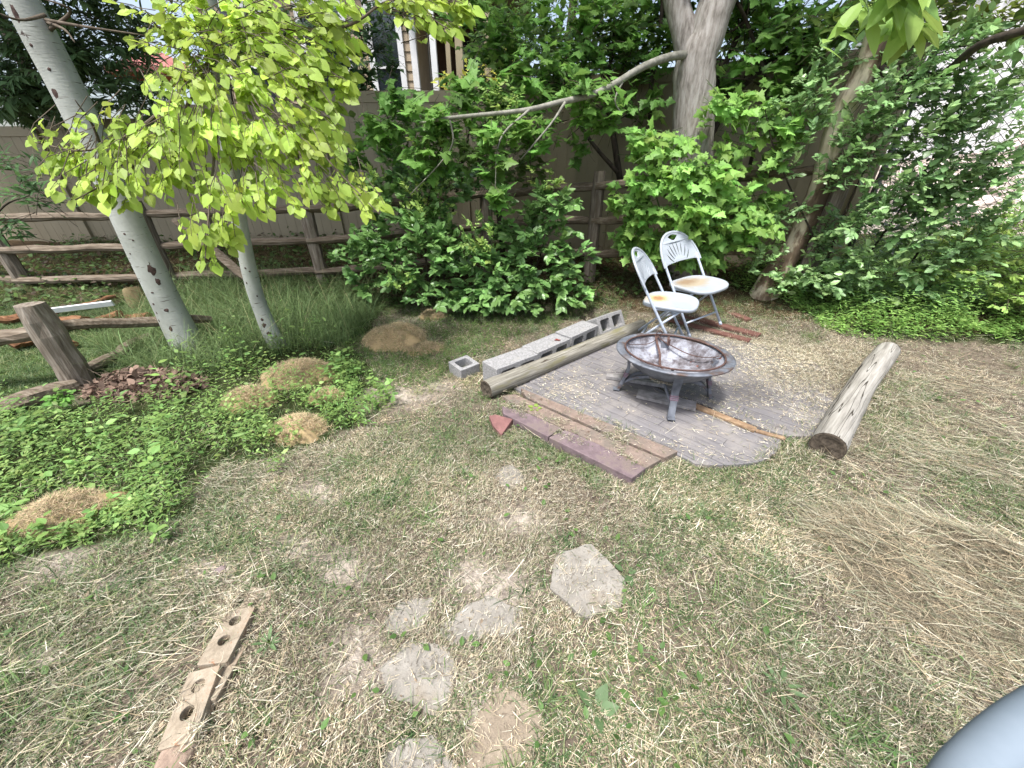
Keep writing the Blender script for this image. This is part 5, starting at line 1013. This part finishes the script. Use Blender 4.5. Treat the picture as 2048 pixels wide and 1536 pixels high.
# big central maple: trunk, sweeping branch, dark crown behind
mt_ = tree('maple_tree', 'thick grey trunked maple rising behind the white chairs', 'tree', (2.3, 4.95, .3),
     [([(1378, 560, 4.95), (1382, 400, 4.95), (1386, 240, 4.95), (1390, 130, 4.95), (1412, 70, 4.95), (1440, -20, 4.95), (1470, -160, 4.9)], .24, .15),
      ([(1388, 180, 4.97), (1372, 80, 5.0), (1352, 0, 5.05), (1330, -140, 5.1)], .13, .10)],
     B([(1000, 60, 5.4, 140, 70, .5, 60), (1180, 60, 5.3, 120, 70, .5, 60), (1290, 90, 5.5, 90, 80, .5, 45), (1090, 150, 5.2, 130, 60, .5, 50), (1000, 200, 5.0, 120, 50, .4, 40), (1260, 30, 5.6, 120, 50, .5, 40),
        (1560, 50, 5.0, 120, 60, .4, 45), (1500, 20, 5.3, 100, 40, .5, 30), (1640, 60, 4.8, 90, 70, .4, 35), (1170, 180, 4.5, 90, 50, .3, 24), (1210, 225, 4.4, 50, 45, .2, 12), (880, 230, 4.4, 90, 40, .3, 24), (980, 310, 4.1, 55, 50, .2, 14), (995, 385, 4.1, 28, 45, .15, 8), (1290, 200, 5.3, 60, 60, .4, 18), (1000, 260, 4.2, 60, 30, .2, 10), (800, 200, 4.6, 60, 35, .3, 12), (860, 300, 4.4, 70, 60, .3, 22), (760, 250, 4.6, 60, 40, .3, 16), (920, 180, 4.6, 50, 40, .3, 14), (700, 300, 4.8, 50, 50, .3, 12), (1060, 260, 4.7, 70, 50, .3, 20), (1150, 280, 5.0, 40, 50, .3, 8), (1590, 150, 4.7, 60, 50, .3, 20), (1480, 130, 5.0, 50, 50, .3, 12)]),
     MAPLE, .105, s2l(98, 148, 62, 1.0), tmat=barkg, per=9, twig=.28, hang=.35, var=.25, yel=.15, over=[((1.5, 5.6, 4.6), (2.8, 1.8, 1.2), 2000), ((-1.5, 5.8, 4.9), (2.4, 1.8, 1.2), 1700), ((4.5, 5.0, 4.6), (2.0, 1.6, 1.2), 1100)])  # over: leaves above the frame, added to darken the fence line
tw = MB()
for lm, r0, r1 in [([(1392, 112, 4.93), (1350, 112, 4.8), (1290, 132, 4.6), (1200, 183, 4.4), (1110, 207, 4.3), (1040, 222, 4.2), (900, 236, 4.2), (840, 246, 4.3)], .04, .012), ([(1130, 205, 4.3), (1100, 250, 4.2), (1040, 320, 4.2)], .014, .005), ([(1060, 218, 4.2), (1000, 280, 4.1), (990, 380, 4.05)], .012, .004), ([(900, 236, 4.2), (900, 300, 4.2), (820, 390, 4.2)], .010, .004), ([(1250, 155, 4.5), (1230, 200, 4.4), (1245, 230, 4.4)], .01, .004)]:
    p = spline([V(*q) for q in lm], 6); tw.tube(p, np.linspace(r0, r1, len(p)), n=8)
b0 = tw.build('branch', barkb, mt_, base=np.array(mt_.location), smooth=True); b0.location = (0, 0, 0)
# bright box elder sapling at the trunk foot
tree('box_elder_sapling', 'bright green lobed leaf sapling directly behind the white chairs', 'shrub', (1.95, 4.35, .2),
     [([(1370, 540, 4.45), (1390, 420, 4.4), (1400, 330, 4.4)], .012, .004), ([(1400, 540, 4.5), (1450, 400, 4.4), (1500, 240, 4.4)], .012, .004), ([(1360, 540, 4.45), (1320, 420, 4.4), (1290, 300, 4.4)], .012, .004)],
     B([(1290, 285, 4.4, 60, 40, .2, 14), (1330, 350, 4.3, 80, 50, .25, 26), (1410, 350, 4.2, 80, 45, .25, 24), (1290, 420, 4.4, 60, 50, .25, 22), (1400, 430, 4.2, 100, 50, .25, 36), (1480, 400, 4.3, 70, 50, .25, 22), (1330, 480, 4.4, 50, 35, .2, 14), (1430, 490, 4.3, 60, 35, .2, 16), (1490, 220, 4.4, 55, 40, .2, 10), (1560, 245, 4.3, 55, 35, .2, 10), (1465, 300, 4.4, 45, 45, .2, 10), (1540, 335, 4.3, 40, 40, .2, 8), (1540, 430, 4.3, 45, 50, .2, 12), (1370, 290, 4.5, 50, 30, .2, 8), (1260, 470, 4.6, 45, 50, .2, 10), (1300, 510, 4.4, 60, 30, .2, 12), (1240, 400, 4.5, 30, 40, .2, 6), (1500, 470, 4.2, 60, 40, .2, 14), (1590, 260, 4.3, 30, 30, .15, 6), (1440, 210, 4.4, 40, 30, .2, 6), (1400, 520, 4.4, 80, 25, .2, 14)], 1.9),
     MAPLE, .088, s2l(118, 172, 76, .95), tmat=stemg, twm=stemg, per=7, twig=.2, hang=.5, var=.22, yel=.25, face=(0, -.9, .75))
# middle dogwood shrub
tree('dogwood_shrub', 'dense dark green oval leaved shrub in the centre', 'shrub', (-.1, 4.75, .1),
     [([(1010, 620, 4.7), (1003, 480, 4.8), (995, 400, 4.8), (985, 320, 4.8)], .045, .02), ([(900, 600, 4.7), (860, 450, 4.7), (830, 350, 4.7)], .012, .005), ([(1050, 600, 4.7), (1100, 450, 4.7), (1120, 380, 4.7)], .012, .005), ([(780, 560, 4.6), (740, 440, 4.7)], .010, .004)],
     B([(760, 400, 4.7, 55, 50, .3, 20), (850, 410, 4.6, 80, 60, .3, 40), (780, 500, 4.4, 65, 55, .3, 34), (880, 500, 4.3, 80, 60, .3, 48), (980, 520, 4.3, 80, 50, .3, 44), (1080, 470, 4.4, 80, 60, .3, 48), (1110, 400, 4.5, 60, 40, .25, 24), (1060, 560, 4.2, 80, 35, .25, 30), (950, 580, 4.2, 90, 28, .25, 30), (1140, 520, 4.4, 50, 50, .25, 20), (1000, 440, 4.6, 60, 60, .25, 20), (820, 560, 4.3, 60, 30, .2, 16), (920, 350, 4.9, 90, 50, .3, 30), (800, 330, 5.0, 70, 50, .3, 24), (720, 560, 4.4, 50, 40, .2, 16), (1130, 590, 4.2, 60, 25, .2, 18), (740, 470, 4.6, 50, 50, .2, 18), (900, 600, 4.1, 120, 20, .2, 24), (1000, 610, 4.05, 90, 18, .2, 18), (830, 450, 4.4, 80, 60, .25, 24), (700, 500, 4.5, 40, 50, .2, 10)], 1.15),
     OVATE, .088, s2l(106, 152, 78, 1.0), lm=leafgloss, per=12, twig=.12, hang=.15, var=.2, yel=.12, twm=stemg)
# understory behind: darker, fills between shrub and maple
tree('chokecherry_shrub', 'shadowed leafy shrub between the dogwood and the vinyl fence', 'shrub', (-1.2, 5.9, .3),
     [([(800, 450, 5.9), (790, 300, 5.9), (760, 180, 5.9)], .02, .008), ([(900, 450, 6.0), (930, 300, 6.0), (960, 180, 6.0)], .02, .008)],
     B([(800, 260, 5.8, 110, 60, .4, 44), (900, 330, 5.8, 110, 60, .4, 44), (760, 350, 5.8, 70, 60, .4, 24), (980, 300, 5.9, 90, 80, .4, 34), (1050, 330, 5.9, 60, 50, .4, 14), (1030, 100, 6.2, 130, 80, .5, 40), (1180, 110, 6.2, 120, 80, .5, 40)]),
     OVATE, .10, s2l(100, 134, 64, .95), per=12, twig=.2, hang=.2, var=.25, yel=.15)
tree('plum_sapling', 'lighter green small leaved sapling growing up through the dogwood', 'shrub', (-.9, 4.7, .1),
     [([(860, 600, 4.5), (850, 450, 4.5), (880, 300, 4.6), (900, 200, 4.6)], .014, .005)],
     B([(850, 400, 4.4, 70, 60, .25, 26), (880, 280, 4.5, 60, 50, .25, 20), (960, 470, 4.2, 50, 60, .2, 18), (740, 360, 4.6, 50, 50, .25, 16), (1090, 350, 4.6, 50, 40, .25, 12), (800, 560, 4.2, 60, 30, .2, 12), (1010, 200, 4.6, 80, 40, .25, 18)]),
     OVATE, .055, s2l(132, 170, 84, 1.0), per=10, twig=.16, hang=.1, var=.3, yel=.35, twm=stemg)
# right leaning tree with two-tone bark
rt_ = thing('leaning_tree', 'leaning tree with cream and brown two toned bark at the right', 'tree', (3.25, 4.4, .2)); o_ = np.array(rt_.location)
P = spline([(2.93, 4.38, -.2), V(1552, 545, 4.4), V(1592, 480, 4.4), (V(1640, 375, 4.35)), V(1678, 240, 4.3), V(1725, 150, 4.25), V(1757, 66, 4.2), V(1800, -60, 4.1), V(1850, -220, 4.0)], 7)
mb = MB(); mb.tube(P-o_, np.interp(np.arange(len(P)), [0, 10, 20, len(P)], [.17, .125, .10, .085]), n=20, rough=.07)
crm = M('two_tone_bark', [(.38, s2l(84, 70, 58)), (.46, s2l(126, 108, 90)), (.51, s2l(206, 194, 170)), (.75, s2l(224, 214, 196))], scale=(3.0, 3.0, 1.2), detail=9, rough=.85, bump=.008, bscale=(30, 30, 12))
mb.build('trunk', crm, rt_, smooth=True)
tw = MB(); p = spline([V(1732, 130, 4.25), V(1800, 150, 4.1), V(1880, 150, 3.9), V(1960, 90, 3.6), V(2070, 55, 3.3)], 6); tw.tube(p-o_, np.linspace(.04, .025, len(p)), n=8)
p = spline([V(1700, 200, 4.25), V(1770, 130, 4.5), V(1800, 60, 4.6)], 6); tw.tube(p-o_, np.linspace(.04, .025, len(p)), n=8)
tw.build('branch', barkd, rt_, smooth=True)
mb, tw = MB(), MB(); crown(mb, tw, B([(1880, 30, 4.4, 120, 40, .4, 30), (1990, 80, 4.0, 60, 50, .3, 14), (1700, 30, 4.3, 80, 40, .3, 18), (1800, 110, 4.4, 50, 40, .3, 8)]), OVATE, .1, s2l(84, 120, 44, .8), per=7, twig=.2, yel=.3)
shade_canopy(mb, (4.2, 4.4, 4.3), (2.2, 1.6, 1.0), 1800, .2, s2l(84, 120, 44))  # unseen leaves high over the trunk, added as a shade caster
c1 = mb.build('crown', leafm, rt_, base=o_); c1.location = (0, 0, 0); c1 = tw.build('twigs', twigm, rt_, base=o_); c1.location = (0, 0, 0)
# honeysuckle shrub, blue green leaves on the right
tree('honeysuckle_shrub', 'large shrub of small blue green leaves in front of the chain link', 'shrub', (3.6, 3.9, .2),
     [([(1640, 560, 4.2), (1700, 400, 4.1), (1780, 250, 4.0)], .012, .004), ([(1700, 560, 4.1), (1800, 420, 3.9), (1900, 260, 3.8)], .012, .004), ([(1800, 560, 4.0), (1880, 440, 3.8), (1980, 300, 3.6)], .012, .004), ([(1660, 540, 4.2), (1560, 330, 4.3), (1530, 220, 4.3)], .010, .004)],
     B([(1800, 180, 3.9, 90, 60, .3, 40), (1880, 250, 3.8, 90, 70, .3, 46), (1770, 280, 3.9, 80, 60, .3, 36), (1700, 330, 4.0, 70, 50, .3, 26), (1830, 360, 3.8, 100, 60, .3, 54), (1930, 330, 3.7, 70, 70, .3, 32), (1740, 430, 3.9, 100, 60, .3, 54), (1860, 440, 3.7, 90, 60, .3, 48), (1660, 470, 4.1, 60, 50, .25, 24), (1780, 520, 3.8, 110, 50, .3, 54), (1680, 560, 3.9, 90, 40, .25, 34), (1560, 220, 4.3, 35, 50, .2, 10), (1600, 300, 4.2, 40, 50, .2, 12), (1600, 420, 4.2, 45, 50, .2, 14), (1630, 160, 4.2, 60, 60, .25, 20), (1690, 110, 4.3, 60, 60, .3, 20), (1780, 90, 4.2, 60, 50, .3, 16), (1960, 220, 3.6, 60, 60, .3, 18), (1990, 130, 3.6, 50, 50, .3, 10), (1860, 590, 3.7, 120, 30, .25, 30), (1530, 520, 4.2, 40, 40, .2, 12), (1640, 550, 4.0, 80, 40, .25, 26), (1900, 530, 3.6, 100, 50, .25, 36), (1580, 560, 4.1, 50, 30, .2, 14), (1720, 230, 4.0, 60, 60, .3, 20), (1980, 480, 3.5, 80, 50, .25, 26), (1860, 160, 3.9, 60, 50, .25, 18), (1950, 200, 3.7, 60, 60, .25, 26), (1900, 90, 3.8, 70, 50, .25, 22), (2000, 350, 3.5, 60, 60, .25, 26), (1900, 380, 3.7, 80, 60, .25, 34), (1620, 250, 4.3, 40, 60, .2, 16), (2060, 160, 3.4, 60, 80, .25, 16), (1980, 420, 3.6, 60, 40, .25, 20), (1920, 160, 3.8, 60, 40, .25, 14), (2020, 280, 3.5, 60, 90, .25, 20), (1960, 60, 3.8, 80, 40, .25, 10)], 1.25),
     OVATE, .064, s2l(128, 170, 106, 1.0), lm=leafgloss, twm=stemg, per=10, twig=.14, hang=.1, var=.25, yel=.2)
# yellow green weeds and bushes by the chain link, right edge
tree('yellow_green_bush', 'fine yellow green bush along the foot of the chain link fence', 'shrub', (5.0, 4.0, .2),
     [([(1980, 560, 3.9), (1960, 460, 3.9)], .01, .004)],
     B([(1960, 470, 3.8, 90, 40, .3, 60), (2060, 430, 3.6, 80, 50, .3, 60), (2000, 540, 3.6, 110, 40, .3, 80), (2130, 520, 3.4, 90, 60, .3, 60), (1900, 520, 3.7, 60, 40, .3, 34), (2080, 600, 3.3, 100, 30, .3, 50)]),
     OVATE, .045, s2l(138, 172, 84, 1.0), per=12, twig=.14, var=.25, yel=.3)
# thin dark understory trunks
for k_, (pts, r0, r1, lab) in enumerate([([(1400, 330, 5.3), (1440, 160, 5.3), (1480, 60, 5.3), (1520, -60, 5.3)], .035, .025, 'thin dark trunk just right of the big maple'),
      ([(1395, 330, 5.25), (1460, 205, 5.2), (1560, 110, 5.1), (1680, 20, 5.0), (1760, -60, 4.9)], .035, .02, 'long dark sloping stem crossing the fence right of the maple'),
      ([(1310, 330, 5.5), (1300, 200, 5.5), (1320, 60, 5.5), (1330, -60, 5.5)], .03, .02, 'dark upright stem just left of the big maple'),
      ([(1240, 360, 5.5), (1225, 260, 5.5), (1215, 190, 5.5), (1230, 60, 5.5)], .04, .025, 'dark stem near the middle fence with a bend'),
      ([(1235, 345, 5.45), (1180, 280, 5.4), (1145, 215, 5.4), (1120, 120, 5.4)], .025, .015, 'dark slanting stem leaning left of the bent stem'),
      ([(1500, 330, 5.0), (1530, 180, 5.0), (1500, 60, 5.0), (1440, -60, 5.0)], .022, .015, 'thin arching stem before the right vinyl panel')]):
    o = thing('understory_tree', lab, 'tree', (0, 0, 0), 0, 'thin dark stems before the vinyl fence'); P = spline([V(*p) for p in pts], 6); mb = MB(); mb.tube(P, np.linspace(r0, r1, len(P)), n=8, rough=.08)
    for q in range(9):
        s_ = P[R.integers(6, len(P)-2)]; d = sphere(1)[0]; d[2] = abs(d[2]); d[1] *= .3; p = spline([s_, s_+d*.25+R.normal(0, .04, 3), s_+d*.6+R.normal(0, .08, 3)], 4); mb.tube(p, np.linspace(.008, .003, len(p)), n=5)
    mb.build('trunk', barkd, o, smooth=True)
    c_ = P[-1]; mb, tw = MB(), MB(); crown(mb, tw, [(pts[-1][0], pts[-1][1]+40, pts[-1][2], 110, 60, .4, 16)], OVATE, .11, s2l(60, 100, 34, .75), per=7, twig=.2); mb.build('crown', leafm, o)
# left background trees behind the fence
tree('juniper_tree', 'dark blue green evergreen behind the fence at the far left', 'tree', (-8.5, 8.5, .4), [((( -8.6, 8.5, .4, 0), (-8.6, 8.5, 2.5, 0), (-8.6, 8.5, 5., 0)), .12, .07)],
     B([(60, 60, 6.4, 120, 90, .6, 60), (30, 170, 6.4, 90, 40, .5, 30), (200, 40, 6.8, 110, 60, .6, 50), (150, 120, 6.8, 90, 50, .5, 36), (-60, 120, 6.2, 90, 120, .6, 50), (250, 90, 7.0, 60, 60, .5, 20), (100, 110, 6.6, 160, 90, .6, 60), (120, 200, 6.8, 90, 40, .5, 36), (260, 190, 7.0, 90, 45, .5, 40), (20, 210, 6.6, 70, 30, .4, 24)], 1.6),
     LANCE, .15, s2l(104, 138, 92, .95), per=12, twig=.3, hang=.4, var=.25, yel=.1, over=[((-7, 6.0, 4.6), (3.2, 1.6, 1.2), 3600), ((-4.0, 6.2, 4.3), (2.2, 1.2, .9), 2000)])  # over: unseen leaves added above the left fences to shade them
tree('garden_tree', 'mid green leafy tree beyond the fence behind the yellow leaves', 'tree', (-5.5, 9, .4), [(((-5.6, 9, .4, 0), (-5.5, 9, 2.2, 0), (-5.3, 9, 4., 0)), .10, .06)],
     B([(450, 60, 8.0, 120, 70, .6, 60), (560, 120, 8.0, 110, 60, .6, 50), (620, 40, 8.0, 90, 60, .6, 40), (700, 90, 8.4, 50, 60, .5, 20), (745, 50, 7.6, 45, 60, .4, 40), (710, 140, 7.6, 55, 40, .4, 34), (770, 130, 7.4, 30, 30, .4, 12), (800, 20, 7.6, 40, 30, .4, 10), (400, 150, 8.0, 70, 35, .5, 16)]),
     DIAM, .12, s2l(64, 104, 58, .8), per=9, twig=.3, var=.25, yel=.15)
tree('garden_tree', 'dark leafy tree filling the gap right of the porch posts', 'tree', (1.0, 9.5, .4), [(((1.0, 9.5, .4, 0), (1.0, 9.5, 2.2, 0), (1.2, 9.5, 5., 0)), .12, .07)],
     B([(1010, 60, 8.5, 90, 70, .6, 50), (1130, 80, 8.0, 110, 90, .6, 70), (1260, 70, 8.0, 110, 80, .6, 60), (1080, 150, 8.0, 90, 40, .5, 24), (1480, 60, 7.5, 110, 70, .6, 50), (1600, 70, 7.0, 90, 60, .5, 30)]),
     DIAM, .15, s2l(70, 110, 40, .8), per=9, twig=.3, var=.3, yel=.2)
tree('forsythia_bush', 'bright yellow green bush beside the tan porch post', 'shrub', (-.3, 10.5, .6), [(((-.3, 10.5, .6, 0), (-.3, 10.5, 1.5, 0)), .03, .02)],
     B([(955, 160, 9.5, 50, 40, .5, 30), (1010, 130, 9.5, 40, 40, .4, 16), (900, 165, 9.5, 30, 20, .4, 8)]), DIAM, .12, s2l(170, 176, 60, .9), per=8, twig=.3, yel=.5)
tree('yard_tree', 'sunlit green tree beyond the fence at the upper right', 'tree', (6.5, 8.5, .5), [(((6.5, 8.5, .5, 0), (6.5, 8.5, 2.5, 0), (6.6, 8.5, 5., 0)), .12, .07)],
     B([(1700, 60, 7.5, 90, 50, .6, 40), (1850, -10, 7.5, 120, 60, .6, 50), (2000, 10, 7.0, 90, 40, .6, 34), (1620, 100, 7.5, 50, 30, .5, 14)]), DIAM, .13, s2l(110, 136, 50, .85), per=9, twig=.3, var=.3, yel=.35)
# ash spray hanging close to the camera, top right
tree('ash_branch', 'large fresh green leaves hanging into view at top right', 'tree', (1.5, 1.9, 3.4), [([(1900, -260, 1.6), (1840, -100, 1.6), (1790, -20, 1.6)], .012, .005)],
     [(1790, -10, 1.75, 50, 20, .10, 5), (1755, 20, 1.8, 30, 20, .08, 3), (1840, 30, 1.8, 20, 24, .06, 3), (1825, 60, 1.85, 12, 14, .05, 2), (1840, -80, 1.7, 120, 40, .2, 10)],
     T_mid([0, .2, .5, .8, 1], [(.16, .15), (.45, .22), (.78, .12)]), .115, s2l(134, 180, 80, .9), per=5, twig=.14, hang=.7, var=.15, yel=.3, twm=stemg)
# weeds and bright plants left of the near post
tree('leafy_seedling', 'single bright green broad leaved seedling by the fallen rail', 'shrub', G(115, 830), [], [(110, 800, G(115, 830)[1], 30, 22, .1, 5)], OVATE, .07, s2l(96, 156, 60, .9), per=6, twig=.08, hang=0)
tree('grass_leaved_shrub', 'narrow leaved shrub reaching in at the left edge', 'shrub', (-6.2, 4.2, 0), [([(-60, 520, 4.0), (0, 420, 4.0), (60, 390, 4.0)], .012, .004)],
     B([(30, 380, 4.0, 60, 40, .25, 14), (0, 320, 4.2, 60, 40, .3, 12), (-40, 430, 4.0, 70, 60, .3, 16)]), LANCE, .11, s2l(78, 120, 64, .8), per=8, twig=.25, hang=.2)
# dry weeds and debris under the fence
mb = MB(); x, y, px, py = gpts(60000, -8, 4, 4.6, 7.2, lambda x, y, px, py: .45*np.ones(len(x))); n = len(x)
blades(mb, np.c_[x, y, T(x, y)], .06+.22*R.random(n)**2, .004, rad(25)+rad(50)*R.random(n), rad(60)*R.random(n), hue(n, s2l(96, 100, 58), .35, .3), seg=2)
n2 = 9000; x, y = pts_in(n2, -8, 4.5, 4.5, 7.2); scatter(mb, OVATE, np.c_[x, y, T(x, y)+.01+.15*R.random(n2)**3], sphere(n2)*[1, 1, .4], np.array([0, 0, 1.])+R.normal(0, .4, (n2, 3)), .05+.04*R.random(n2), np.where(R.random((n2, 1)) < .75, hue(n2, s2l(84, 112, 56), .3), hue(n2, s2l(96, 82, 64), .3)))
tag(mb.build('fence_weeds', leafm), 'dim weeds and dead leaves under the rail fence', 'weeds', kind='stuff')

# ------------------------------------------------------------------ handrail in the bottom right corner, close to the camera
hm = M('blue_grey_rail_paint', [(.3, s2l(108, 120, 130)), (.7, s2l(128, 138, 148))], scale=(8, 8, 8), rough=.75, metal=.0, spec=.15)
hr = thing('handrail', 'blurred blue grey curved handrail in the bottom right corner', 'handrail', (.9, .0, 0))
def hrp(px_, py_, t_): d = ray(px_, py_)*t_; return (d[0], d[1], d[2]+CH)
hp = spline([(.36, -.12, 1.0), hrp(1820, 1775, .34), hrp(1905, 1600, .34), hrp(1972, 1520, .34), hrp(2080, 1436, .35), hrp(2200, 1385, .37), hrp(2400, 1380, .46), hrp(2700, 1400, .48), (1.0, -.2, 1.0)], 8)-np.array([.9, 0, 0])
mb = MB(); mb.tube(hp, .0205, n=32); mb.build('rail', hm, hr, smooth=True)
for x_, y_ in ((1.0, -.2), (.36, -.12)): mb = MB(); mb.tube([(x_-.9, y_, -.05), (x_-.9, y_, 1.0)], .03, n=16); mb.build('post', hm, hr, smooth=True)
